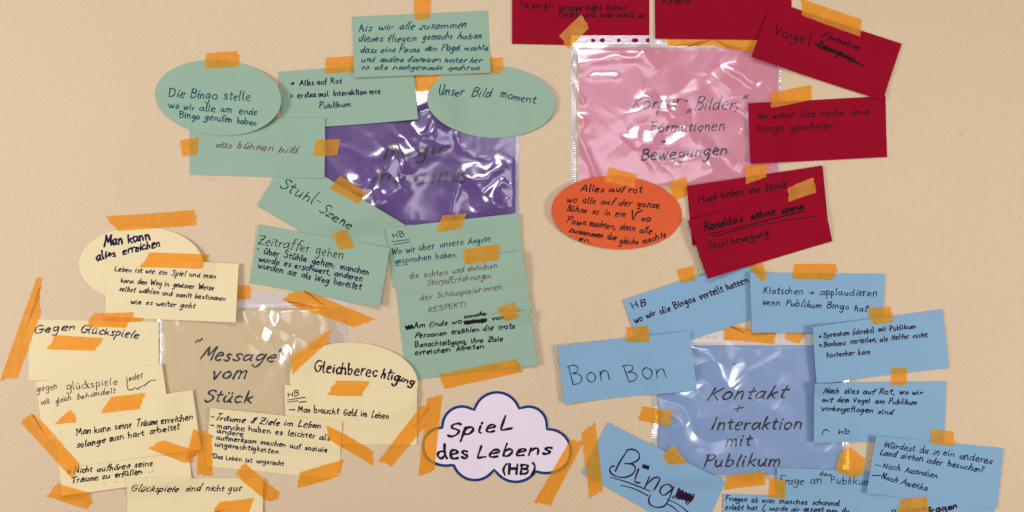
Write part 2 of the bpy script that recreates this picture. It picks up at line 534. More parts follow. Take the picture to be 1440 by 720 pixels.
class Pen:
    """collects pen strokes (wall mm) for ONE handwriting mesh"""
    def __init__(s, seed=0):
        s.st = []          # (points, width)
        s.r = random.Random(seed)
    def stroke(s, pts, w, smooth=True):
        s.st.append((catmull(pts) if smooth else list(pts), w))
    def text(s, t, x0, y0, x1, y1, xh, w, slant=0.12, jit=0.22, cap=0.86, track=0.6):
        r = s.r
        segs, cx = [], 0.0
        wdy, wsl = r.gauss(0, jit * 1.2), r.gauss(0, .05)
        for ch in t:
            if ch == ' ':
                cx += 3.9 * r.uniform(0.75, 1.25); wdy, wsl = r.gauss(0, jit * 1.8), r.gauss(0, .06); continue
            adv, sts = GL[ch]
            dy = wdy + r.gauss(0, jit * 0.9); sy = 1 + r.gauss(0, jit * 0.42); sx = 1 + r.gauss(0, jit * 0.45)
            sh = slant + wsl + r.gauss(0, jit * 0.3)
            for st in sts:
                pl = []
                for (gx, gy) in st:
                    gx += r.gauss(0, jit * 0.5); gy += r.gauss(0, jit * 0.5)
                    if cap and gy > 4.6: gy = 4.6 + (gy - 4.6) * cap
                    gy = gy * sy + dy
                    pl.append((cx + gx * sx + gy * sh, gy))
                segs.append(pl)
            cx += adv * sx + track + r.gauss(0, jit * 0.8)
        mn = min(p[0] for q in segs for p in q); mxx = max(p[0] for q in segs for p in q)
        L = math.hypot(x1 - x0, y1 - y0)
        ux, uy = (x1 - x0) / L, (y1 - y0) / L
        k = L / (mxx - mn); ky = xh * (0.80 if xh > 8 else 0.75) / 4.0
        for pl in segs:
            q = [(x0 + ux * (px - mn) * k + uy * py * ky, y0 + uy * (px - mn) * k - ux * py * ky) for (px, py) in pl]
            s.stroke(q, (w if w > 2.2 else w * .75) * r.uniform(0.88, 1.12))
    def ring(s, x, y, rad, w):
        s.stroke([(x + rad * math.cos(a), y + rad * math.sin(a)) for a in np.linspace(0, 6.6, 9)], w)
    def scribble(s, x0, y0, x1, y1, h, w, n=14):
        """zigzag that blots something out along a line"""
        L = math.hypot(x1 - x0, y1 - y0); ux, uy = (x1 - x0) / L, (y1 - y0) / L
        pts = []
        for i in range(n + 1):
            t = i / n; o = (h / 2) * (1 if i % 2 else -1) * s.r.uniform(.6, 1)
            pts.append((x0 + ux * L * t - uy * o, y0 + uy * L * t + ux * o))
        s.stroke(pts, w)
    def build(s, mat, parent, surf, off=0.20):
        V, F = [], []
        loc = parent.location
        for pts, w in s.st:
            q = [pts[0]]
            for p in pts[1:]:
                if math.hypot(p[0] - q[-1][0], p[1] - q[-1][1]) > 0.12: q.append(p)
            if len(q) < 2: q.append((q[0][0] + w * 0.3, q[0][1] + 0.1))
            n = len(q); b = len(V)
            ph = s.r.uniform(0, 6)
            tl, rows = [], []
            for i in range(n):
                a, c = q[max(0, i - 1)], q[min(n - 1, i + 1)]
                dx, dy = c[0] - a[0], c[1] - a[1]; l = math.hypot(dx, dy) or 1
                dx, dy = dx / l, dy / l
                ww = w / 2 * (1 + 0.22 * math.sin(ph + i * 0.55))
                rows.append((q[i], dx, dy, ww))
            # rounded ends: two narrow extra rows at both ends
            (p, dx, dy, ww) = rows[0]
            pre = [((p[0] - dx * ww * .9, p[1] - dy * ww * .9), dx, dy, ww * .35), ((p[0] - dx * ww * .5, p[1] - dy * ww * .5), dx, dy, ww * .8)]
            (p, dx, dy, ww) = rows[-1]
            post = [((p[0] + dx * ww * .5, p[1] + dy * ww * .5), dx, dy, ww * .8), ((p[0] + dx * ww * .9, p[1] + dy * ww * .9), dx, dy, ww * .35)]
            rows = pre + rows + post
            lift = off + s.r.uniform(0, 0.03)
            for (p, dx, dy, ww) in rows:
                for sg in (1, -1):
                    x, y = p[0] - dy * ww * sg, p[1] + dx * ww * sg
                    V.append(P(x, y, surf(x, y) + lift))
            for i in range(len(rows) - 1):
                F.append((b + 2 * i, b + 2 * i + 1, b + 2 * i + 3, b + 2 * i + 2))
        return link_mesh('handwriting', V, F, mat, parent=parent, loc=loc)

# ------------------------------------------------------------------ builders
GROUP = {'green': 'green cards around the purple sheet', 'cream': 'cream cards around the tan sheet',
         'red': 'crimson cards around the pink sheet', 'blue': 'blue cards around the periwinkle sheet', 'orange': None}

def curl_fn(o, e1, e2, lifts, seed):
    """lifts: dict of L,R,T,B edges and TL,TR,BR,BL corners in mm"""
    rr = random.Random(seed)
    l1 = e1[0] ** 2 + e1[1] ** 2; l2 = e2[0] ** 2 + e2[1] ** 2
    a1, a2, a3 = rr.uniform(.1, .4), rr.uniform(.1, .4), rr.uniform(0, 6)
    def f(X, Y):
        u = np.clip(((X - o[0]) * e1[0] + (Y - o[1]) * e1[1]) / l1, -.05, 1.05)
        v = np.clip(((X - o[0]) * e2[0] + (Y - o[1]) * e2[1]) / l2, -.05, 1.05)
        h = a1 * (1 + np.sin(u * 5 + a3)) * .5 + a2 * (1 + np.sin(v * 4 + 2 * a3 + u * 2)) * .5
        E = lambda t: np.clip(1 - t / 0.45, 0, 1.2) ** 2
        for k, d in (('L', E(u)), ('R', E(1 - u)), ('T', E(v)), ('B', E(1 - v)),
                     ('TL', E(u * .5 + v * .35)), ('TR', E((1 - u) * .5 + v * .35)),
                     ('BR', E((1 - u) * .5 + (1 - v) * .35)), ('BL', E(u * .5 + (1 - v) * .35))):
            if k in lifts: h = h + 1.8 * lifts[k] * d
        return h
    return f

SEED = [100]
def card(colour, q, label, lifts=None, name='paper_card', group=True):
    SEED[0] += 1
    lifts = lifts or {}
    e1 = (q[1][0] - q[0][0], q[1][1] - q[0][1]); e2 = (q[3][0] - q[0][0], q[3][1] - q[0][1])
    sf = drape(q, 9, 0.25, 0.3, curl_fn(q[0], e1, e2, lifts, SEED[0]))
    c = centre(q); loc = P(c[0], c[1], 0)
    V, F = quad_mesh(q, sf, 0.3)
    o = link_mesh(name, V, F, M[colour], loc=loc, smooth=False)
    tag(o, label, 'card', GROUP.get(colour) if group else None)
    return o, sf

def oval(colour, cx, cy, rx, ry, deg, label, lifts=None):
    SEED[0] += 1
    lifts = lifts or {}
    ca, sa = math.cos(math.radians(deg)), math.sin(math.radians(deg))
    T = lambda x, y: (cx + x * ca - y * sa, cy + x * sa + y * ca)
    out = [T(rx * math.cos(t), ry * math.sin(t)) for t in np.linspace(0, 2 * math.pi, 96, endpoint=False)]
    o0 = T(-rx, -ry)
    sf = drape(out, 9, 0.25, 0.3, curl_fn(o0, (2 * rx * ca, 2 * rx * sa), (-2 * ry * sa, 2 * ry * ca), lifts, SEED[0]))
    V, F = ring_mesh(out, sf, 0.3, 18, (cx, cy))
    o = link_mesh('oval_card', V, F, M[colour], loc=P(cx, cy))
    tag(o, label, 'card', GROUP.get(colour))
    return o, sf

def tape(pts, label, lift=0.0):
    """strip of translucent orange tape; short ends are torn"""
    SEED[0] += 1
    rr = random.Random(SEED[0])
    n = len(pts)
    lens = [math.hypot(pts[(i + 1) % n][0] - pts[i][0], pts[(i + 1) % n][1] - pts[i][1]) for i in range(n)]
    mxl = max(lens)
    out = []
    for i in range(n):
        a, b = pts[i], pts[(i + 1) % n]
        L = lens[i]; k = max(2, int(L / 2.4))
        torn = L < 0.62 * mxl
        nx, ny = -(b[1] - a[1]) / L, (b[0] - a[0]) / L
        bow = rr.uniform(-.6, .6)
        for j in range(k):
            t = j / k
            d = (rr.gauss(0, 0.9) if torn else rr.gauss(0, 0.12)) if j else 0
            d += bow * math.sin(math.pi * t)
            out.append((a[0] + (b[0] - a[0]) * t + nx * d, a[1] + (b[1] - a[1]) * t + ny * d))
    c = centre(out)
    ang = rr.uniform(0, 3.1); cs, sn = math.cos(ang), math.sin(ang)
    p1, p2 = rr.uniform(0, 6), rr.uniform(0, 6)
    cr = [(rr.uniform(0, 3.1), rr.uniform(-12, 12), rr.uniform(.15, .5)) for _ in range(3)]
    def ex(X, Y):
        s1 = (X - c[0]) * cs + (Y - c[1]) * sn
        h = .22 * (1 + np.sin(s1 / 6.0 + p1)) * .5 + .16 * (1 + np.sin((X + Y) / 9. + p2)) * .5
        for (a, d, am) in cr:
            t = np.abs((X - c[0]) * math.cos(a) + (Y - c[1]) * math.sin(a) - d)
            h = h + am * np.exp(-t / 1.6)
        return h + lift
    sf = drape(out, 3, 0.28, 0.08, ex)
    V, F = ring_mesh(out, sf, 0, max(5, int(mxl / 6)), c)
    o = link_mesh('tape_strip', V, F, M['tape'], loc=P(c[0], c[1]), smooth=True)
    tag(o, label, 'tape', 'strips of orange tape')
    return o

def vnoise(X, Y, scale, seed):
    r = np.random.RandomState(seed)
    gsz = 256
    G = r.rand(gsz, gsz) * 2 - 1
    x, y = X / scale + 40, Y / scale + 40
    i, j = np.floor(x).astype(int), np.floor(y).astype(int)
    u, v = x - i, y - j
    u, v = u * u * u * (u * (u * 6 - 15) + 10), v * v * v * (v * (v * 6 - 15) + 10)
    i %= gsz; j %= gsz; i1, j1 = (i + 1) % gsz, (j + 1) % gsz
    return (G[j, i] * (1 - u) + G[j, i1] * u) * (1 - v) + (G[j1, i] * (1 - u) + G[j1, i1] * u) * v

def tri(t, p):
    return np.abs(((t / p) % 1.0) - 0.5) * 2 * p / 2

def facets(X, Y, slopes, ps, seed):
    """sum of triangle folds: flat facets between sharp creases"""
    h = 0
    for k, ((gx, gy), p) in enumerate(zip(slopes, ps)):
        m = math.hypot(gx, gy)
        t = (X * gx + Y * gy) / m + p * .35 * vnoise(X, Y, 45, seed + k)
        h = h + m * tri(t + 17 * k, p)
    return h

def ridge(X, Y, x0, y0, x1, y1, amp, w, asym=0.0):
    dx, dy = x1 - x0, y1 - y0; L = math.hypot(dx, dy)
    t = ((X - x0) * dx + (Y - y0) * dy) / L
    d = (-(X - x0) * dy + (Y - y0) * dx) / L
    end = np.exp(-(np.clip(-t, 0, None) / (w * 1.2)) ** 2 - (np.clip(t - L, 0, None) / (w * 1.2)) ** 2)
    return amp * np.exp(-np.abs(d / w) ** 1.6) * end

def film_grid(x0, y0, x1, y1, sf, step, holes=None):
    nx, ny = int((x1 - x0) / step), int((y1 - y0) / step)
    V, F = [], []
    for j in range(ny + 1):
        for i in range(nx + 1):
            x, y = x0 + (x1 - x0) * i / nx, y0 + (y1 - y0) * j / ny
            V.append(P(x, y, sf(x, y)))
    for j in range(ny):
        for i in range(nx):
            if holes:
                mx, my = x0 + (x1 - x0) * (i + .5) / nx, y0 + (y1 - y0) * (j + .5) / ny
                if any(((mx - hx) / ha) ** 2 + ((my - hy) / hb) ** 2 < 1 for hx, hy, ha, hb in holes): continue
            a = j * (nx + 1) + i
            F.append((a, a + nx + 1, a + nx + 2, a + 1))
    return V, F

def sleeve(paper, sheet_q, fx0, fy0, fx1, fy1, strip_h, wrinkle, film, sheet_label, sleeve_label, pen, ink, holes=None):
    """coloured A4 sheet, its writing, and the clear punched sleeve round it"""
    e1 = (sheet_q[1][0] - sheet_q[0][0], 0); e2 = (0, sheet_q[3][1] - sheet_q[0][1])
    SEED[0] += 1
    sf = drape(sheet_q, 9, 0.3, 0.15, None)
    c = centre(sheet_q)
    V, F = quad_mesh(sheet_q, sf, 0.12)
    so = link_mesh('paper_sheet', V, F, M[paper], loc=P(*c))
    tag(so, sheet_label, 'paper sheet')
    pen.build(M[ink], so, sf)
    out = [(fx0, fy0), (fx1, fy0), (fx1, fy1), (fx0, fy1)]
    def ex(X, Y):
        edge = np.clip(np.minimum(np.minimum(X - fx0, fx1 - X), np.minimum(Y - fy0 - strip_h * .7, fy1 - Y)) / 10., 0, 1)
        return edge * wrinkle(X, Y) + 0.1
    fs = drape(out, 4, 0.3, 0.05, ex)
    c2 = ((fx0 + fx1) / 2, (fy0 + fy1) / 2)
    root = bpy.data.objects.new('plastic_sleeve', None)
    root.empty_display_size = 0.05
    COL.objects.link(root)
    root.location = P(*c2)
    tag(root, sleeve_label, 'sleeve')
    V, F = film_grid(fx0, fy0 + strip_h, fx1, fy1, fs, 1.6)
    link_mesh('front_film', V, F, M[film], parent=root, loc=root.location, smooth=True)
    def up(x, y): return fs(x, y) + 0.12
    V, F = film_grid(fx0, fy0, fx1, fy0 + strip_h, fs, 1.0, holes)
    link_mesh('punched_strip', V, F, M['strip'], parent=root, loc=root.location, smooth=True)
    for a, b, cc, d in ((fx0, fy0 + strip_h, fx0 + 7, fy1), (fx1 - 5, fy0 + strip_h, fx1, fy1)):
        V, F = film_grid(a, b, cc, d, lambda x, y: up(x, y) + 0.25 * math.sin(y * 1.9) * (x - a > 1), 1.0)
        link_mesh('welded_seam', V, F, M['seam'], parent=root, loc=root.location, smooth=True)
    return root

def rect(x0, y0, x1, y1):
    return [(x0, y0), (x1, y0), (x1, y1), (x0, y1)]

# ------------------------------------------------------------------ the wall
wv = [(-1.6, 0, -1.1), (1.6, 0, -1.1), (1.6, 0, 1.1), (-1.6, 0, 1.1), (-1.6, .1, -1.1), (1.6, .1, -1.1), (1.6, .1, 1.1), (-1.6, .1, 1.1)]
wall = link_mesh('wall', wv, [(0, 1, 2, 3), (5, 4, 7, 6), (1, 5, 6, 2), (4, 0, 3, 7), (3, 2, 6, 7), (4, 5, 1, 0)], M['wall'])
tag(wall, 'cream woven wallpaper wall behind all the cards', 'wall', kind='structure')

pm = Pen(5)
for x, y in ((285, 250), (288, 252), (291, 249), (293, 253), (297, 250), (300, 251), (295, 247)):
    pm.stroke([(x, y), (x + .5, y + .4)], 0.9)
for x, y in ((1360, 64), (1352, 189), (1434, 306), (316, 18), (927, 386)):
    pm.stroke([(x, y), (x + .5, y + .3)], 1.0)
pm.build(M['ink_brown'], wall, lambda x, y: 0.0, off=0.12).name = 'pencil_marks'

#
# ------------------------------------------------------------------ purple sheet in its crumpled sleeve
def ridged(X, Y, s, seed): return 1 - np.abs(vnoise(X, Y, s, seed)) * 2

def wr_purple(X, Y):
    wx = X + 6 * vnoise(X, Y, 18, 3); wy = Y + 6 * vnoise(X, Y, 18, 4)
    # crumpled band running down-left from the oval card, and a second patch lower right
    t = (wx - 616) * -0.675 + (wy - 165) * 0.738
    d = (wx - 616) * 0.738 + (wy - 165) * 0.675
    band = np.exp(-(d / 30) ** 2) * (t > -30) * np.clip((t + 30) / 30, 0, 1)
    patch = np.exp(-(((wx - 682) / 46) ** 2 + ((wy - 268) / 46) ** 2))
    h = 0.5 + 0.5 * vnoise(X, Y, 70, 5)
    h = h + (0.2 + 0.7 * band + 0.6 * patch) * np.clip(ridged(wx, wy, 34, 6), 0, 1) * 1.5
    h = h + 0.5 * np.clip(ridged(wx, wy, 60, 7), 0, 1)
    h = h + np.clip(band + .9 * patch, 0, 1) * facets(wx, wy, [(.05, .13), (-.08, .08), (.05, .04)], [58, 47, 26], 60)
    for r in ((612, 178, 528, 292, 4.0, 22), (576, 200, 540, 236, 1.8, 12), (562, 262, 536, 296, 2.0, 12), (627, 160, 606, 184, 2.0, 9),
              (648, 190, 655, 208, 1.6, 8), (692, 238, 660, 252, 1.8, 9), (700, 262, 684, 292, 2.2, 10), (646, 268, 638, 300, 1.8, 7),
              (672, 300, 690, 282, 1.6, 8), (440, 200, 470, 240, 1.0, 12)):
        h = h + ridge(wx, wy, *r)
    return h

pen = Pen(11)
pen.text('Magic', 541, 222, 632, 216, 14, 3.0, slant=0.2)
pen.text('moments', 525, 257, 657, 256, 15, 3.0, slant=0.15)
sleeve('purple_sheet', rect(436, 137, 728.5, 316), 432, 110, 730, 320, 22, wr_purple, 'film_purple',
       'deep purple paper sheet headed Magic moments between the green cards',
       'crumpled shiny clear sleeve over the purple sheet', pen, 'ink_grey')

# ------------------------------------------------------------------ first crimson card, then the pink sheet's sleeve
o, s = card('red', [(720, -30), (913, -30), (913, 66), (720, 62)], 'crimson card at the top edge with two visible lines starting with an arrow', {'L': .8})
p = Pen(21)
p.stroke([(733, 1), (733, 5), (735, 7.5), (743, 8)], 1.6); p.stroke([(739, 4), (743, 8), (739, 11)], 1.6)
p.text('zeigt:', 748, 12, 779, 11, 6, 1.8, slant=.0)
p.text('Gruppe steht hinter', 786, 15, 881, 14, 6.2, 1.9, slant=.0)
p.text('Person und unterstützt sie', 786, 23.5, 907, 25, 5.6, 1.8, slant=.0)
p.build(M['ink_maroon'], o, s)

def wr_pink(X, Y):
    wx = X + 7 * vnoise(X, Y, 24, 13); wy = Y + 7 * vnoise(X, Y, 24, 14)
    h = 0.6 + 0.5 * vnoise(X, Y, 75, 15) + 0.12 * vnoise(X, Y, 28, 18)
    c = np.exp(-(((wx - 930) / 60) ** 2 + ((wy - 185) / 55) ** 2))
    h = h + (0.08 + 0.6 * c) * np.clip(ridged(wx, wy, 40, 16), 0, 1) * 1.1
    c2 = np.exp(-(((wx - 1045) / 40) ** 2 + ((wy - 110) / 40) ** 2)) + np.exp(-(((wx - 990) / 60) ** 2 + ((wy - 235) / 25) ** 2))
    h = h + np.clip(.55 * c + .6 * c2 + .06, 0, 1) * facets(wx, wy, [(.04, .13), (-.08, .08), (.05, .04)], [60, 48, 30], 70)
    for r in ((812, 84, 905, 80, 3.2, 14), (905, 74, 925, 92, 1.3, 7), (835, 108, 862, 112, 1.0, 5), (812, 175, 842, 245, 1.8, 7), (900, 140, 955, 150, 1.4, 8),
              (955, 155, 918, 200, 1.6, 8), (880, 200, 900, 210, .9, 4), (985, 205, 1022, 222, 1.2, 7), (1035, 100, 1062, 112, 1.6, 7),
              (1040, 188, 1056, 182, 1.2, 4), (1045, 155, 1056, 162, .9, 4), (870, 196, 905, 205, .8, 4), (812, 120, 820, 135, 1.2, 5)):
        h = h + ridge(wx, wy, *r)
    return h

pen = Pen(12)
pen.text('Körper-', 889, 155, 968, 148, 12.5, 2.1, slant=0.35, jit=.14)
pen.text('„Bilder,"', 966, 155, 1052, 153, 12, 2.1, slant=0.35, jit=.14)
pen.text('Formationen', 915, 186, 1018, 183, 9.5, 2.1, slant=0.3, jit=.14)
pen.text('+', 932, 206, 949, 205, 11, 2.6, slant=.2, jit=.1)
pen.text('Bewegungen', 902, 226, 1022, 217, 10, 2.3, slant=0.25, jit=.14)
holes = [(834, 57, 3, 2.8), (847, 57, 4, 3), (870, 57, 2.8, 2.8), (893, 57, 4.6, 3), (911, 57, 3, 3), (934, 58, 4, 3), (962, 58, 3, 3), (1010, 58, 4, 3), (1040, 58, 3, 3)]
sleeve('pink_sheet', rect(814, 68, 1096.5, 262), 803, 50, 1098, 267, 16, wr_pink, 'film_pink',
       'pink paper sheet about Körper, Bilder, Formationen and Bewegungen, between the crimson cards',
       'wavy glossy clear sleeve over the pink sheet, with a punched strip at its top', pen, 'ink_slate', holes)

# ------------------------------------------------------------------ tan sheet
def wr_tan(X, Y):
    wx = X + 6 * vnoise(X, Y, 30, 23); wy = Y + 6 * vnoise(X, Y, 30, 24)
    h = 0.4 + 0.35 * vnoise(X, Y, 55, 25)
    h = h + (.2 + np.exp(-(((wx - 400) / 50) ** 2 + ((wy - 475) / 65) ** 2))) * facets(wx, wy, [(.09, .08), (-.08, .07)], [50, 36], 90)
    for r in ((424, 438, 412, 500, 3.2, 10), (399, 440, 397, 505, 2.2, 9), (412, 500, 420, 548, 2.0, 9), (350, 438, 362, 470, .9, 6), (240, 440, 250, 455, .8, 4), (440, 440, 448, 470, .9, 5),
              (365, 520, 385, 580, .5, 9), (260, 460, 285, 445, .5, 6)):
        h = h + ridge(wx, wy, *r)
    return h
pen = Pen(13)
pen.text('"', 277, 492, 287, 490, 9.5, 2.6, slant=.25, jit=.1)
pen.text('Message', 282, 505, 388, 508, 11.5, 2.6, slant=0.28, jit=.15)
pen.text('"', 396, 506, 405, 504, 9.5, 2.8, slant=.3, jit=.1)
pen.text('vom', 301, 534, 347, 534, 12.5, 2.6, slant=.25, jit=.15)
pen.text('Stück', 288, 565, 355, 567, 11, 2.6, slant=.22, jit=.15)
sleeve('tan_sheet', rect(227, 436, 462, 612), 222, 413, 489, 616, 20, wr_tan, 'film_tan',
       'tan paper sheet headed Message vom Stück in large letters, between the cream cards',
       'flat clear sleeve over the tan sheet with a wide empty right margin', pen, 'ink_grey')

# ------------------------------------------------------------------ periwinkle sheet
def wr_blue(X, Y):
    wx = X + 8 * vnoise(X, Y, 30, 33); wy = Y + 8 * vnoise(X, Y, 30, 34)
    h = 0.7 + 0.7 * vnoise(X, Y, 62, 35) + .3 * vnoise(X, Y, 30, 36)
    h = h + (.22 + .9 * np.exp(-(((wx - 975) / 60) ** 2 + ((wy - 565) / 95) ** 2))) * facets(wx, wy, [(.03, .15), (-.08, .10)], [70, 52], 80)
    for r in ((1000, 490, 1012, 535, 2.6, 13), (1040, 490, 1022, 535, 2.2, 13), (976, 545, 1000, 530, 3.0, 13), (1095, 497, 1025, 540, 1.2, 6), (920, 615, 955, 640, 1.6, 8),
              (960, 580, 1000, 560, 1.0, 12), (940, 600, 1000, 640, .9, 12), (1190, 622, 1150, 660, 1.2, 5), (1080, 590, 1095, 575, .5, 5)):
        h = h + ridge(wx, wy, *r)
    return h
pen = Pen(14)
B = dict(slant=0.3, jit=.12)
pen.text('Kontakt', 995, 563, 1110, 560, 12.5, 2.3, **B)
pen.text('+', 1033, 581, 1046, 579, 9, 2.2, slant=.2, jit=.08)
pen.text('Interaktion', 1001, 604, 1126, 603, 11.5, 2.3, **B)
pen.text('mit', 1021, 628, 1059, 626, 12, 2.3, **B)
pen.text('Publikum', 990, 657, 1096, 655, 11.5, 2.3, **B)
pen.stroke([(1030, 512), (1033, 511), (1032, 515)], .8); pen.stroke([(1118, 526), (1119, 527)], .8)
sleeve('periwinkle_sheet', rect(925, 486, 1186, 668), 916, 466, 1194, 674, 19, wr_blue, 'film_blue',
       'periwinkle blue paper sheet headed Kontakt + Interaktion mit Publikum',
       'soft clear sleeve over the periwinkle blue sheet, held by tape on its left edge', pen, 'ink_black',
       [(985, 475, 3, 3), (996, 475, 2.5, 3), (1005, 475, 2.5, 3), (1097, 475, 3, 3), (1030, 475, 3, 3)])

# ------------------------------------------------------------------ crimson and orange
tape([(935, 45), (1068, 45), (1060, 74), (1000, 65), (938, 64)], 'long orange tape strip on the top edge of the pink sleeve under crimson cards')
o, s = card('red', [(920, -35), (1113, -35), (1113, 57), (921, 55)], 'crimson card at the top edge showing only the lower end of one word', {'L': 1.0})
p = Pen(22); p.text('Kreis', 931, 7, 969, 4, 6.5, 2.2, slant=.1); p.build(M['ink_maroon'], o, s)
tape([(787, 50), (817, 21), (828, 40), (799, 69)], 'short slanting orange tape strip at the upper left corner of the pink sleeve')
o, s = card('red', [(1051, 146), (1245, 135), (1247, 221), (1054, 231)], 'crimson card with two lines about a Sitzreihe and bingo, below the Vogel card', {'L': 2.0, 'B': .8})
p = Pen(24); p.text('an einer Sitz reihe und', 1065, 168, 1222, 161, 6.5, 1.7, slant=.15, jit=.3)
p.text('bingo geschrien', 1064, 186, 1170, 180, 7.5, 1.7, slant=.15, jit=.3); p.build(M['ink_maroon'], o, s)
o, s = card('red', [(1086, 1), (1267, 62), (1240, 142), (1054, 82)], 'tilted crimson card reading Vogel Formation with one word crossed out', {'BL': 3.5, 'B': 2.0, 'R': 1.5})
p = Pen(23); p.text('Vogel', 1087, 49, 1138, 64, 8.5, 1.9, slant=.1)
p.text('Formation', 1156, 52, 1207, 71, 6, 2.0, slant=.2); p.text('Bewegung', 1149, 65, 1200, 86, 6, 2.1, slant=.2)
p.stroke([(1146, 61), (1170, 70), (1203, 87)], 2.0); p.stroke([(1147, 64), (1180, 75), (1215, 93)], 1.6); p.stroke([(1150, 67), (1185, 80), (1213, 94)], 1.4)
p.build(M['ink_maroon'], o, s)
tape([(1124, -3), (1211, 27), (1210, 52), (1128, 22)], 'long orange tape strip along the top edge of the tilted Vogel card')
tape([(1083, 131), (1142, 119), (1141, 140), (1084, 152)], 'orange tape strip on the top left of the Sitzreihe card, reaching onto the pink sleeve')
tape([(1017, 455), (1056, 464), (1093, 468), (1088, 484), (1018, 478)], 'orange tape strip across the punched strip of the periwinkle sleeve')
tape([(1104, 466), (1134, 466), (1123, 483), (1104, 477)], 'small orange tape piece at the top right of the periwinkle sleeve')
o, s = card('blue', [(876, 422), (1059, 360), (1087, 439), (903, 501)], 'tilted blue card reading HB wo wir die Bingos verteilt hatten', {'L': .6})
p = Pen(71); p.text('HB', 889, 435, 909, 429, 6.2, 2.1, slant=0); p.text('wo wir die Bingos verteilt hatten', 893, 454, 1053, 397, 6.8, 2.2, slant=0.0); p.build(M['ink_plum'], o, s)
o, s = card('blue', [(1053, 383), (1244, 385), (1239, 468), (1056, 467)], 'blue card reading Klatschen applaudieren with an arrow', {'L': 3.5, 'B': 1.0, 'R': .8})
p = Pen(72); p.text('Klatschen → applaudieren', 1073, 413, 1232, 416, 6.6, 1.7, slant=.08); p.text('wenn Publikum Bingo hat', 1072, 428, 1221, 437, 6.2, 1.7, slant=.15); p.build(M['ink_navy'], o, s)
tape([(951, 379), (976, 374), (979, 394), (957, 398)], 'short orange tape strip on the upper edge of the Bingos verteilt card')
tape([(1052, 374), (1073, 370), (1078, 393), (1072, 397), (1058, 384)], 'small crooked orange tape piece at the left corner of the Klatschen card')
o, s = card('red', [(965, 262), (1156, 233), (1164, 318), (973, 345)], 'crimson card reading Hoch heben der Stühle, half covered by the Ronaldo card', {'R': 1.5, 'L': 2.0})
p = Pen(25); p.text('Hoch heben der Stühle', 983, 285, 1106, 263, 7, 2.0, slant=.15); p.build(M['ink_maroon'], o, s)
o, s = card('red', [(965, 311), (1151, 262), (1170, 339), (993, 392)], 'lowest crimson card with an underlined Ronaldo\'s söhne szene and Stuhl bewegung', {'L': 4.5, 'BL': 3, 'R': 1.0})
p = Pen(26)
p.text("Ronaldo's", 990, 325, 1045, 311, 7.5, 2.3, slant=.12); p.text('söhne', 1057, 309, 1090, 301, 7, 2.3, slant=.2); p.text('szene', 1099, 300, 1129, 293, 6, 2.3, slant=.2)
p.stroke([(993, 330), (1050, 317), (1128, 297)], 1.5); p.stroke([(1001, 333), (1060, 318), (1145, 304)], 1.3)
p.text('Stuhl bewegung', 995, 351, 1081, 331, 6.5, 2.0, slant=.1); p.build(M['ink_maroon'], o, s)
tape([(1107, 265), (1142, 250), (1147, 271), (1109, 284)], 'short orange tape strip beside the word Stühle, joining the two lowest crimson cards')
tape([(1047, 234), (1078, 231), (1077, 249), (1048, 259)], 'short orange tape strip at the top of the Hoch heben card, on the pink sleeve')
tape([(943, 256), (966, 249), (965, 276), (951, 281), (943, 270)], 'small orange tape piece between the orange oval card and the Hoch heben card')
o, s = oval('orange', 867, 299, 92, 51.5, 3, 'orange oval card full of black writing, below the pink sleeve', {'L': 5.0, 'B': 1.0})
p = Pen(27)
k = dict(slant=.22, jit=.26)
p.text('Alles auf rot', 816, 269, 903, 270, 6.5, 2.1, **k); p.text('wo alle auf der ganze', 798, 284, 927, 292, 6.5, 1.9, **k)
p.text('Bühne so in ein', 797, 297, 879, 305, 6.2, 1.9, **k); p.stroke([(889, 296), (890, 309), (895, 300), (903, 296)], 1.7); p.text('so', 902, 311, 915, 311, 5.5, 2.2, **k)
p.text('Posen machten, dann alle', 797, 314, 916, 329, 6.2, 1.9, **k); p.text('zusammen die', 800, 326, 866, 338, 5.6, 2.0, **k)
p.text('gleiche', 870, 342, 897, 343, 6, 1.8, **k); p.text('machte', 904, 343, 937, 333, 5.4, 1.9, **k); p.text('en.', 814, 338, 830, 342, 5, 1.8, **k)
p.build(M['ink_black'], o, s)
tape([(858, 235), (896, 246), (890, 264), (848, 255)], 'orange tape strip on the top of the orange oval card')

# ------------------------------------------------------------------ green cards
o, s = card('green', [(391, 101), (580, 88), (589, 169), (398, 183)], 'green card reading Alles auf Rot, between the two green oval cards', {'R': 1.0, 'B': 1.0})
p = Pen(31); k = dict(slant=.05, jit=.2)
p.text('→ Alles auf Rot', 409, 121, 481, 118, 5.4, 1.9, **k); p.text('> erstes mal Interaktion mit', 409, 138, 535, 132, 5.4, 2.0, **k); p.text('Publikum', 450, 153, 493, 150, 5.6, 1.9, **k)
p.build(M['ink_navy'], o, s)
tape([(580, 95), (625, 95), (606, 128), (585, 128)], 'orange tape strip between the two upper green cards, at the top of the purple sleeve')
o, s = oval('green', 691, 143, 90, 51, 3, 'green oval card reading Unser Bild moment, over the purple sleeve', {'R': 2.5, 'BL': .8})
p = Pen(32); p.text('Unser Bild', 618, 134, 693, 137, 8.5, 2.1, slant=.1); p.text('moment', 704, 137, 753, 147, 8, 2.1, slant=.1); p.build(M['ink_teal'], o, s)
tape([(458, 81), (520, 77), (520, 101), (457, 104)], 'orange tape strip on the top of the Alles auf Rot card')
tape([(662, 82), (709, 81), (704, 104), (662, 106)], 'orange tape strip on the top of the Unser Bild moment oval')
o, s = card('green', [(495, 24), (686, 15), (690, 103), (499, 110)], 'topmost green card with five teal lines about flying together, starting Als wir alle zusammen', {'B': 1.5, 'BL': 1.2})
p = Pen(33); k = dict(slant=.28, jit=.28)
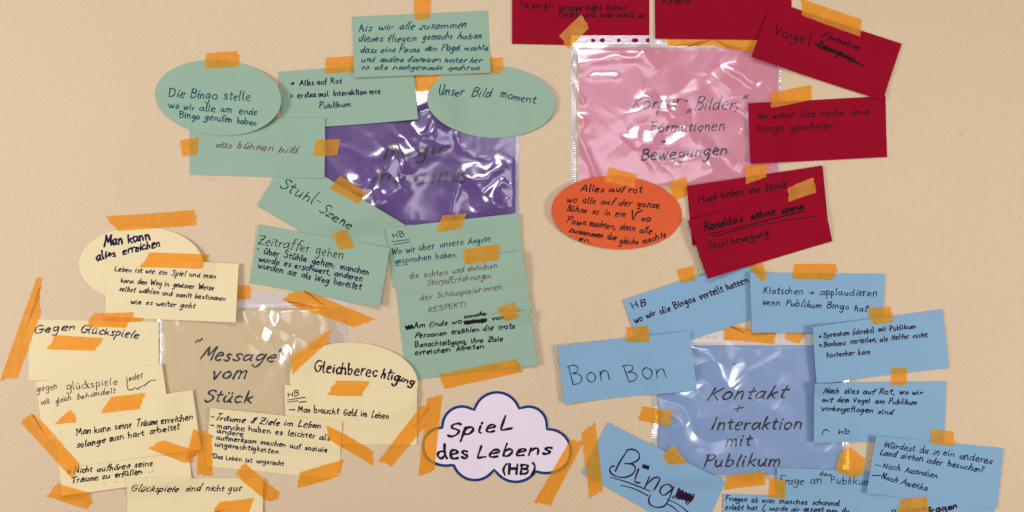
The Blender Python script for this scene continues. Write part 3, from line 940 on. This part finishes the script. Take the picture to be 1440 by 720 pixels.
p.text('Als wir alle zusammen', 505, 44, 656, 39, 7, 1.9, **k); p.text('dieses fliegen gemacht haben', 505, 59, 677, 55, 6.4, 1.9, **k)
p.text('dass eine Person den Flügel machte', 508, 74, 686, 71, 5.6, 1.9, **k); p.text('und andere daneben hinter her', 509, 87, 679, 88, 5.2, 1.9, **k)
p.text('so alle nachgemacht synchron.', 509, 98, 675, 100, 4.8, 1.9, **k); p.build(M['ink_teal'], o, s)
tape([(583, -15), (607, -15), (605, 26), (582, 27)], 'upright orange tape strip above the topmost green card')
o, s = card('green', [(405, 217), (569.5, 316), (527, 388), (362, 289)], 'steeply tilted green card reading Stuhl-Szene', {'L': .5})
p = Pen(34); p.text('Stuhl-', 394, 263, 448, 291, 12, 1.9, slant=.25); p.text('Szene', 450, 297, 493, 323, 9, 2.2, slant=.1); p.build(M['ink_green'], o, s)
o, s = card('green', [(267, 163), (458, 167), (457, 251), (267, 246)], 'green card reading das bühnen bild in thin brown pen, below the left oval', {'R': .8})
p = Pen(35); p.text('das bühnen bild', 304, 206, 421, 216, 7, 1.6, slant=.25, jit=.3); p.build(M['ink_brown'], o, s)
tape([(253, 197), (280, 193), (278, 217), (256, 220)], 'short orange tape strip on the left edge of the das bühnen bild card')
tape([(446, 197), (479, 196), (475, 218), (440, 220)], 'short orange tape strip on the right edge of the das bühnen bild card')
o, s = oval('green', 308, 137.5, 90, 53, 5, 'green oval card reading Die Bingo stelle, leftmost of the green cards', {'R': 5.0, 'BR': 2.0})
p = Pen(36); k = dict(slant=.05, jit=.2)
p.text('Die Bingo stelle', 238, 136, 352, 141, 8.5, 2.0, **k); p.text('wo wir alle am ende', 237, 152, 362, 162, 6.6, 2.0, **k); p.text('Bingo gerufen haben', 252, 165, 361, 177, 6.2, 2.0, **k)
p.build(M['ink_teal'], o, s)
tape([(290, 75), (335, 72), (337, 94), (288, 97)], 'orange tape strip on the top of the Die Bingo stelle oval')
tape([(478, 247), (517, 272), (505, 288), (463, 265)], 'slanting orange tape strip joining the Stuhl-Szene card to the purple sleeve')
o, s = card('green', [(543, 321), (728, 300), (738, 385), (553, 405)], 'green card reading HB Wo wir über unsere Ängste, topmost of its stack', {'R': 1.5})
p = Pen(38); p.text('HB', 553, 335, 569, 332, 5, 1.5, slant=0); p.stroke([(551, 340), (575, 337)], 1.3); p.stroke([(554, 344), (577, 340)], 1.3)
k = dict(slant=.12, jit=.2)
p.text('Wo wir über unsere Ängste', 553, 358, 690, 338, 6.2, 1.6, **k); p.text('gesprochen haben.', 555, 371, 642, 361, 6, 1.6, **k)
for i in range(5): p.stroke([(556 + 4 * i, 374 - .4 * i), (558 + 4 * i, 373.6 - .4 * i)], 1.1)
p.build(M['ink_teal'], o, s)
o, s = card('green', [(553, 375), (735, 353), (747, 437), (563, 458)], 'middle green card of the stack of three, thin brown lines ending in RESPEKT!', {'R': 2.5})
p = Pen(39); k = dict(slant=.15, jit=.22)
p.text('die echten und ehrlichen', 577, 392, 699, 377, 5.6, 1.3, **k); p.text('Storys/Erfahrungen', 601, 402, 690, 391, 5.8, 1.3, **k)
p.text('der Schauspieler:innen', 591, 422, 705, 407, 5.8, 1.3, **k); p.text('RESPEKT!', 603, 439, 655, 431, 5, 1.3, **k); p.build(M['ink_brown'], o, s)
o, s = card('green', [(562, 455), (745, 436), (756, 513), (573, 536)], 'lowest green card of the stack of three, four bold lines starting Am Ende', {'R': 3.5})
p = Pen(40); k = dict(slant=.15, jit=.22)
p.scribble(571, 461, 581, 459, 6, 2.2, 9); p.text('Am Ende wo', 583, 462, 649, 454, 5, 2.0, **k); p.text('manche', 653, 448, 683, 443, 3.6, 1.8, **k); p.scribble(653, 454, 684, 450, 5.5, 2.6, 22); p.scribble(655, 453, 682, 452, 3, 2.4, 8)
p.text('von', 693, 450, 708, 448, 4, 1.9, **k); p.text('Personen erzählen die trotz', 584, 475, 724, 461, 5, 2.0, **k)
p.text('Benachteiligung, ihre Ziele', 584, 488, 707, 479, 5, 2.0, **k); p.text('erreichen konnten', 584, 499, 680, 490, 5, 2.1, **k); p.build(M['ink_black'], o, s)
tape([(622, 303), (656, 300), (648, 321), (614, 326)], 'short orange tape strip joining the stack of three green cards to the purple sleeve')
tape([(651, 351), (701, 343), (702, 365), (655, 372)], 'orange tape strip joining the Ängste card and the RESPEKT! card')
tape([(698, 433), (724, 424), (730, 445), (711, 451)], 'small crooked orange tape piece between the RESPEKT! card and the Am Ende card')
tape([(616, 527), (727, 504), (735, 523), (625, 547)], 'long orange tape strip along the bottom of the Am Ende card')
o, s = card('green', [(364, 316), (549, 349), (535, 431), (351, 398)], 'green card reading Zeitraffer gehen, hanging below the Stuhl-Szene card', {'R': 3.0, 'BR': 2.5, 'TL': 1.2})
p = Pen(37); p.text('Zeitraffer gehen', 364, 342, 482, 363, 9, 1.6, slant=.15); p.build(M['ink_grey'], o, s)
p = Pen(41); k = dict(slant=.05, jit=.2)
p.text('- über Stühle gehen: manchen', 361, 354, 518, 386, 6.4, 2.0, **k); p.text('wurde es erschwert, anderen', 364.5, 367, 509, 395.5, 6, 2.0, **k); p.text('wurden sie als Weg bereitet', 363, 376.5, 508, 408, 6.2, 2.0, **k)
p.build(M['ink_navy'], o, s)
tape([(467, 330), (486, 322), (499, 348), (478, 352)], 'small orange tape piece on the top edge of the Zeitraffer card')
tape([(396, 421), (415, 409), (440, 412), (528, 449), (497, 460), (420, 432)], 'long tilted orange tape strip below the Zeitraffer card, on the tan sheet\'s sleeve')

# ------------------------------------------------------------------ cream cards
tape([(310, 401), (352, 401), (353, 420), (312, 424)], 'orange tape strip at the top left of the tan sleeve behind the Leben ist card')
o, s = oval('cream', 199, 372, 88, 53, 0, 'cream oval card reading Man kann alles erreichen, highest of the cream cards', {'R': 3.0})
p = Pen(51); k = dict(slant=.1, jit=.2)
p.text('Man kann', 147, 347, 211, 337, 9, 2.5, **k); p.text('alles erreichen', 137, 367, 225, 346, 8, 2.5, **k); p.build(M['ink_navy'], o, s)
tape([(148, 304), (274, 295), (276, 317), (166, 325)], 'long orange tape strip along the top of the Man kann alles erreichen oval')
o, s = card('cream', [(151, 361), (337, 371), (334, 453), (148, 446)], 'cream card of four small lines starting Leben ist wie ein Spiel', {'R': 3.0, 'BR': 1.5})
p = Pen(52); k = dict(slant=.15, jit=.18)
p.text('Leben ist wie ein Spiel und man', 162, 381, 304, 391, 5, 1.8, **k); p.text('kann den Weg in gewisser Weise', 171, 397, 301, 408, 5.2, 1.8, **k)
p.text('selbst wählen und somit bestimmen', 168, 409, 318, 423, 5, 1.8, **k); p.text('wie es weiter geht', 185, 427, 276, 433, 5, 1.8, **k); p.build(M['ink_navy'], o, s)
tape([(211, 355), (295, 358), (285, 378), (197, 376)], 'orange tape strip on the top of the Leben ist card')
o, s = card('cream', [(42, 449), (224, 453), (224, 530), (40, 535)], 'cream card reading Gegen Glückspiele in bold slanted letters', {'R': .6})
p = Pen(53); k = dict(slant=.3, jit=.25)
p.text('Gegen', 50, 468, 105, 463, 7.5, 2.2, **k); p.text('Glückspiele', 115, 468, 195, 476, 8, 2.2, **k); p.build(M['ink_navy'], o, s)
tape([(135, 443), (203, 447), (198, 453), (150, 452)], 'thin orange tape sliver right above the Gegen Glückspiele card')
tape([(133, 440), (190, 439), (176, 461), (121, 459)], 'upper orange tape strip on the top edge of the Gegen Glückspiele card')
tape([(78, 471), (146, 475), (134, 493), (67, 491)], 'orange tape strip below the word Gegen on the Gegen Glückspiele card')
tape([(52, 390), (59, 391), (56, 420), (57, 442), (25, 532), (0, 535)], 'very long slanting orange tape strip left of the Gegen Glückspiele card')
o, s = card('cream', [(50, 537), (229, 511), (241, 594), (62, 620)], 'cream card of thin brown writing starting gegen glückspiele jeder', {'R': 1.0})
p = Pen(54); k = dict(slant=.15, jit=.3)
p.text('gegen', 52, 551, 80, 547, 7, 1.5, **k); p.text('glückspiele', 94, 549, 166, 540, 7.5, 1.6, **k); p.text('jeder', 177, 537, 203, 530, 6, 1.5, **k)
p.text('soll', 58, 569, 70, 567, 5.5, 1.5, **k); p.text('gleich', 79, 567, 100, 561, 5.5, 1.5, **k); p.text('behandelt', 109, 562, 163, 552, 5.6, 1.5, **k)
p.stroke([(180, 542), (180, 547), (186, 548), (190, 545), (194, 547), (199, 543), (204, 542), (211, 536), (220, 534)], 1.5); p.build(M['ink_brown'], o, s)
o, s = card('cream', [(78, 615), (260, 592), (270, 672), (88, 697)], 'cream card reading Nicht aufhören seine Träume zu erfüllen', {'B': 1.5})
p = Pen(55); k = dict(slant=.15, jit=.2)
p.ring(97.5, 663.5, 1.9, 2.0); p.text('Nicht aufhören seine', 105, 666, 215, 655, 5.8, 2.1, **k); p.text('Träume zu erfüllen', 103, 679, 200, 666, 5.5, 2.1, **k)
for x, y in ((147, 679), (162, 677), (166, 678), (190, 661), (210, 664), (215, 662)): p.stroke([(x, y), (x + .6, y)], 1.0)
p.build(M['ink_black'], o, s)
o, s = card('cream', [(82, 575), (272, 548), (284, 632), (95, 657)], 'cream card reading Man kann seine Träume erreichen, above the Nicht aufhören card', {'R': 1.0})
p = Pen(56); k = dict(slant=.2, jit=.22)
p.text('Man kann seine Träume erreichen', 109, 612, 272, 588, 6.5, 2.1, **k); p.text('solange man hart arbeitet', 109, 629, 255, 602, 6, 2.1, **k); p.build(M['ink_black'], o, s)
tape([(156, 558), (205, 552), (197, 575), (143, 581)], 'orange tape strip on the upper edge of the Man kann seine Träume card')
tape([(99, 576), (106, 583), (108, 594), (76, 597)], 'small triangular orange tape piece at the left of the Man kann seine Träume card')
tape([(45, 581), (60, 593), (113, 652), (102, 673), (29, 594)], 'long diagonal orange tape strip at the left of the Nicht aufhören card')
o, s = oval('cream', 320, 765, 92, 52, 0, 'cream rounded card barely showing at the bottom edge under the Glückspiele card')
o, s = oval('cream', 498, 535, 90, 53.5, 4, 'cream oval card reading Gleichberechtigung', {'T': 1.5, 'R': 2.0})
p = Pen(57); p.text('Gleichberec', 443, 523, 530, 530, 10.5, 2.3, slant=.1); p.text('htig', 536, 530, 562, 535, 9.5, 2.3, slant=.1); p.text('ung', 561, 535, 582, 542, 6.5, 2.4, slant=.1); p.build(M['ink_plum'], o, s)
o, s = card('cream', [(401, 541), (587, 546), (586, 626), (403, 622)], 'cream card reading HB Man braucht Geld im Leben, below the Gleichberechtigung oval', {'R': .6})
p = Pen(58); p.text('HB', 406, 557, 421, 556, 5, 1.5, slant=.05); p.stroke([(405, 562), (430, 558)], 1.3); p.stroke([(405, 565), (420, 563)], 1.3); p.stroke([(422, 565), (431, 564)], 1.4)
p.stroke([(407, 576), (415, 575.5)], 1.7); p.text('Man braucht Geld im Leben', 420, 578, 546, 588, 6.2, 1.9, slant=.05); p.build(M['ink_black'], o, s)
tape([(473, 535), (520, 536), (508, 557), (460, 555)], 'orange tape strip joining the Gleichberechtigung oval and the Geld card')
tape([(465, 462), (461, 482), (412, 526), (410, 501)], 'slanting orange tape strip at the upper left of the Gleichberechtigung oval, on the tan sleeve')
o, s = card('cream', [(180, 671), (371, 672), (369, 762), (178, 762)], 'cream card reading Glückspiele sind nicht gut at the bottom edge', {'T': 1.0, 'R': 1.0})
p = Pen(59); p.text('Glückspiele', 187, 690, 252, 691, 6.5, 1.9, slant=.28); p.text('sind nicht gut', 262, 690, 341, 690, 6.5, 1.9, slant=.28); p.build(M['ink_black'], o, s)
o, s = card('cream', [(297, 573), (482, 592), (476, 674), (289, 655)], 'cream card with a list of dashes starting Träume & Ziele im Leben', {'T': 1.0, 'TL': .8})
p = Pen(60)
p.stroke([(298, 585), (302, 586)], 1.6); p.text('Träume & Ziele im Leben', 306, 590, 451, 602, 6, 2.1, slant=.28)
k = dict(slant=.02, jit=.2)
p.stroke([(297, 597), (301, 598)], 1.6); p.text('manche haben es leichter als', 306, 601, 464, 619, 5.4, 2.0, **k); p.text('andere', 306, 608, 342, 613, 5, 2.0, **k)
p.stroke([(296, 613), (300, 614)], 1.6); p.text('aufmerksam machen auf soziale', 305, 617, 460, 635, 5, 2.0, **k); p.text('ungerechtigkeiten', 303, 627, 391, 638, 5, 2.0, **k)
p.stroke([(297, 638), (300, 639)], 1.3); p.text('Das Leben ist ungerecht', 300, 644, 399, 655, 4.6, 1.7, **k); p.build(M['ink_navy'], o, s)
tape([(80, 679), (126, 692), (130, 708), (122, 716), (65, 698)], 'orange tape strip hanging below the Nicht aufhören card', 0.5)
tape([(273, 603), (281, 605), (276, 640), (262, 648)], 'thin orange tape piece at the right edge of the Man kann seine Träume card')
tape([(278, 603), (298, 610), (299, 669), (277, 667)], 'upright orange tape strip at the left edge of the Träume & Ziele card')
tape([(209, 630), (231, 618), (275, 632), (271, 650), (258, 650)], 'orange tape strip at the lower right of the Man kann seine Träume card')
tape([(344, 650), (394, 693), (392, 701), (376, 704), (331, 666)], 'diagonal orange tape strip from the Träume & Ziele card to the Glückspiele sind card')
tape([(310, 705), (359, 699), (348, 724), (293, 726)], 'orange tape strip at the bottom edge on the Glückspiele sind nicht gut card')
tape([(459, 596), (486, 610), (523, 633), (525, 655), (489, 634), (462, 616)], 'slanting orange tape strip on the right edge of the Träume & Ziele card')
tape([(422, 664), (484, 646), (476, 670), (417, 687)], 'orange tape strip at the lower right corner of the Träume & Ziele card')

# ------------------------------------------------------------------ blue cards
tape([(903, 571), (944, 576), (941, 598), (897, 591)], 'orange tape strip on the left edge of the periwinkle sleeve')
o, s = card('blue', [(1139, 459), (1325, 435), (1334, 517), (1146, 540)], 'blue card with two bullet points about Sprechen and Bonbons', {'L': 3.5, 'TL': 3.0, 'R': .8})
p = Pen(73); k = dict(slant=.08, jit=.18)
p.ring(1150, 472.5, 1.3, 1.5); p.text('Sprechen (direkt) mit Publikum', 1155, 474, 1287, 461, 4.8, 1.9, **k)
p.ring(1151, 485, 1.3, 1.5); p.text('Bonbons verteilen, als Helfer nicht', 1156, 487, 1304, 474, 5, 1.9, **k); p.text('hinterher kam', 1161, 502, 1223, 497, 5, 1.9, **k); p.build(M['ink_plum'], o, s)
o, s = card('blue', [(1142, 538), (1330, 536), (1327, 622), (1142, 621)], 'blue card reading Nach alles auf Rot, with a small hb below', {'L': 3.5, 'TL': 1.0, 'R': .6})
p = Pen(74); k = dict(slant=.18, jit=.22)
p.text('Nach alles auf Rot, wo wir', 1155, 552, 1298, 555, 5.2, 2.0, **k); p.text('mit dem Vogel am Publikum', 1154, 564, 1288, 569, 5, 2.0, **k); p.text('vorbeigeflogen sind', 1153, 576, 1257, 582.5, 5, 2.0, **k)
p.stroke([(1154, 610), (1156, 605), (1160, 603), (1164, 606)], 1.5); p.text('hb', 1178, 610, 1193, 609, 5.6, 1.9, slant=.1); p.build(M['ink_navy'], o, s)
o, s = card('blue', [(784, 486), (969, 465), (979, 548), (793, 567)], 'blue card reading only Bon Bon in large thin letters', {'L': 3.5, 'T': 1.2})
p = Pen(75); p.text('Bon', 801, 541, 857, 533, 17, 1.8, slant=-.08, jit=.15); p.text('Bon', 878, 537, 936, 529, 17, 1.8, slant=-.05, jit=.15); p.build(M['ink_slate'], o, s)
tape([(881, 460), (911, 457), (912, 480), (880, 481)], 'orange tape strip joining the Bon Bon card and the card above it')
tape([(1117, 371), (1176, 371), (1173, 394), (1113, 392)], 'orange tape strip on the top edge of the Klatschen card')
tape([(1219, 433), (1252, 431), (1255, 453), (1225, 456)], 'orange tape strip joining the Klatschen card and the Sprechen card')
tape([(1254, 516), (1276, 517), (1275, 538), (1266, 543), (1252, 541)], 'orange tape strip joining the Sprechen card and the Nach alles auf Rot card')
o, s = card('blue', [(1092, 657), (1284, 664), (1281, 748), (1089, 741)], 'blue card reading Frage an das Publikum', {'T': .6})
p = Pen(76); p.text('Frage an', 1095, 679, 1154, 681, 8, 1.5, slant=.05); p.text('das', 1152, 668, 1168, 669, 4, 1.5, slant=.1); p.text('Publikum', 1167, 679, 1222, 682, 7.5, 1.5, slant=.0); p.build(M['ink_slate'], o, s)
o, s = card('blue', [(1236, 721), (1385, 678), (1413, 765), (1255, 800)], 'blue card at the bottom right corner showing only the word fragen')
p = Pen(77); p.text('Publikum', 1255, 727, 1303, 717, 5.5, 2.2, slant=.0); p.text('fragen', 1305, 723, 1345, 714, 6, 2.3, slant=.0); p.build(M['ink_plum'], o, s)
tape([(1181, 636), (1194, 628), (1216, 645), (1212, 666), (1200, 672), (1174, 662)], 'bulky folded orange tape piece at the lower right corner of the periwinkle sleeve', .6)
o, s = card('blue', [(1229, 612), (1411, 630), (1401, 715), (1216, 692)], 'blue card asking Würdest du in ein anderes Land ziehen', {'L': 3.0, 'TL': 2.5, 'R': .6})
p = Pen(78); k = dict(slant=.15, jit=.25)
p.text('Würdest du in ein anderes', 1242, 628, 1395, 652, 6.4, 1.8, **k); p.text('Land ziehen oder besuchen?', 1236, 638, 1382, 665, 6, 1.9, **k)
p.stroke([(1229, 652), (1236, 654.5)], 1.4); p.text('Nach Australien', 1240, 657, 1317, 672, 6, 1.8, **k); p.stroke([(1224, 667), (1237, 667.5)], 1.4); p.text('Nach Amerika', 1238, 672, 1303, 690, 6, 1.8, **k)
p.build(M['ink_navy'], o, s)
o, s = card('blue', [(1017, 694), (1205, 700), (1203, 784), (1015, 778)], 'blue card reading Fragen ob man manches schonmal, at the bottom edge', {'L': .8})
p = Pen(79); k = dict(slant=.1, jit=.2)
p.text('Fragen ob man manches schonmal', 1020, 704, 1180, 711, 5.2, 1.8, **k); p.text('erlebt hat (, wurde dir gesagt man du', 1020, 716, 1193, 721, 5, 1.8, **k); p.build(M['ink_navy'], o, s)
o, s = card('blue', [(855, 594), (1020, 677), (983, 760), (818, 665)], 'tilted blue card reading Bingo in big round letters with a drawn candy for the o', {'L': .5})
p = Pen(80)
Q = lambda *a: [(800 + x / 4.8, 570 + y / 4.8) for x, y in a]
p.stroke(Q((312, 445), (350, 370), (398, 300)), 2.1)
p.stroke(Q((388, 302), (430, 296), (470, 320), (472, 360), (430, 388), (378, 392)), 2.1)
p.stroke(Q((382, 392), (430, 398), (448, 430), (420, 470), (360, 486), (300, 470), (276, 440), (284, 415), (305, 408)), 2.1)
p.stroke(Q((470, 430), (448, 490), (450, 518), (478, 522)), 2.1)
p.stroke(Q((542, 478), (510, 560)), 2.1); p.stroke(Q((518, 540), (570, 488), (606, 484), (606, 510), (575, 570)), 2.1)
p.stroke(Q((700, 560), (670, 530), (628, 548), (614, 585), (640, 606), (680, 580), (708, 546)), 2.1)
p.stroke(Q((704, 552), (680, 620), (648, 675), (600, 688), (552, 672), (538, 636), (552, 606)), 2.1)
p.stroke(Q((280, 484), (400, 520), (550, 580)), 1.5); p.stroke(Q((350, 540), (440, 562), (535, 610)), 1.5)
p.stroke(Q((665, 635), (740, 670), (805, 722)), 1.5); p.stroke(Q((655, 660), (700, 685), (745, 722)), 1.5)
p.scribble(*Q((498, 407))[0], *Q((536, 420))[0], 5, 2.4, 9)
p.scribble(*Q((730, 590))[0], *Q((830, 635))[0], 13, 3.0, 16); p.scribble(*Q((735, 620))[0], *Q((820, 610))[0], 9, 2.6, 12); p.scribble(*Q((725, 600))[0], *Q((825, 640))[0], 8, 2.6, 14)
p.stroke(Q((730, 600), (745, 565), (760, 590)), 1.4); p.stroke(Q((730, 605), (695, 622), (740, 630)), 1.4); p.stroke(Q((820, 610), (847, 600), (830, 640)), 1.6); p.stroke(Q((790, 650), (800, 668), (822, 640)), 1.8)
p.build(M['ink_plum'], o, s)
tape([(946, 625), (966, 651), (942, 653), (931, 639)], 'orange tape piece on the upper edge of the tilted Bingo card, on the periwinkle sleeve')
tape([(1026, 668), (1074, 662), (1076, 682), (1018, 689)], 'orange tape strip on the bottom edge of the periwinkle sleeve')
tape([(1082, 672), (1104, 675), (1104, 701), (1080, 699)], 'short orange tape strip on the left end of the Frage an das Publikum card')
tape([(1308, 603), (1341, 607), (1341, 627), (1308, 623)], 'orange tape strip joining the Nach alles auf Rot card and the Würdest du card')
tape([(1265, 702), (1303, 698), (1306, 726), (1264, 726)], 'orange tape piece at the bottom edge below the Würdest du card')

# ------------------------------------------------------------------ the cloud in the middle
def arc(p, q, bulge, n=10):
    """points from p (included) to q (excluded) bulging out by the given height"""
    mx, my = (p[0] + q[0]) / 2, (p[1] + q[1]) / 2
    dx, dy = q[0] - p[0], q[1] - p[1]; c = math.hypot(dx, dy)
    R = (c * c / 4 + bulge * bulge) / (2 * bulge)
    ux, uy = dy / c, -dx / c
    ox, oy = mx + ux * (bulge - R), my + uy * (bulge - R)
    a0 = math.atan2(p[1] - oy, p[0] - ox); a1 = math.atan2(q[1] - oy, q[0] - ox)
    while a1 < a0: a1 += 2 * math.pi
    return [(ox + R * math.cos(a0 + (a1 - a0) * i / n), oy + R * math.sin(a0 + (a1 - a0) * i / n)) for i in range(n)]
cl = [(612, 653), (621, 600), (666, 575), (731, 573), (770, 602), (774, 666), (754, 664), (695, 662), (637, 655)]
bul = [23, 16, 24, 15, 32, 1.5, 16, 18, 2]
out = []
for i in range(len(cl)):
    out += arc(cl[i], cl[(i + 1) % len(cl)], bul[i], 14)
cc = (698, 618)
SEED[0] += 1
cs_ = drape(out, 6, 0.3, 0.25, lambda X, Y: 0.3 + 0.8 * np.clip((X - 700) / 100, -1, 1) ** 2)
V, F = ring_mesh(out, cs_, 0.25, 20, cc)
cloud = link_mesh('cloud_sign', V, F, M['lilac'], loc=P(*cc))
tag(cloud, 'pale lilac cloud sign with a navy edge reading Spiel des Lebens (HB)', 'sign')
bw = 3.5
n = len(out); V, F = [], []
for i in range(n):
    a, b = out[i - 1], out[(i + 1) % n]
    dx, dy = b[0] - a[0], b[1] - a[1]; l = math.hypot(dx, dy)
    ix, iy = -dy / l, dx / l
    for d in (-0.25, bw * .5, bw):
        x, y = out[i][0] + ix * d, out[i][1] + iy * d
        V.append(P(x, y, cs_(x, y) + 0.09))
for i in range(n):
    j = (i + 1) % n
    F += [(3 * i, 3 * j, 3 * j + 1, 3 * i + 1), (3 * i + 1, 3 * j + 1, 3 * j + 2, 3 * i + 2)]
link_mesh('border', V, F, M['navy'], parent=cloud, loc=cloud.location)
p = Pen(90); k = dict(slant=.2, jit=.12)
p.text('SpieL', 630, 614, 720, 603, 12, 3.3, **k)
p.text('des', 616, 645, 657, 644, 12.5, 3.3, slant=.05, jit=.12); p.text('Lebens', 672, 644, 776, 638, 11.5, 3.3, **k); p.text('(HB)', 708, 666, 752, 666, 8.6, 3.3, slant=.12, jit=.1)
p.build(M['ink_black'], cloud, cs_, off=0.2)
tape([(600, 560), (622, 556), (611, 661), (588, 670)], 'upright orange tape strip over the left end of the cloud sign')
tape([(592, 571), (604, 570), (597, 600), (552, 655), (532, 648)], 'long diagonal orange tape strip left of the cloud sign')
tape([(802, 618), (820, 622), (774, 711), (751, 706)], 'long diagonal orange tape strip over the right end of the cloud sign')
tape([(817, 608), (837, 593), (848, 689), (829, 701)], 'upright orange tape strip on the left corner of the tilted Bingo card')
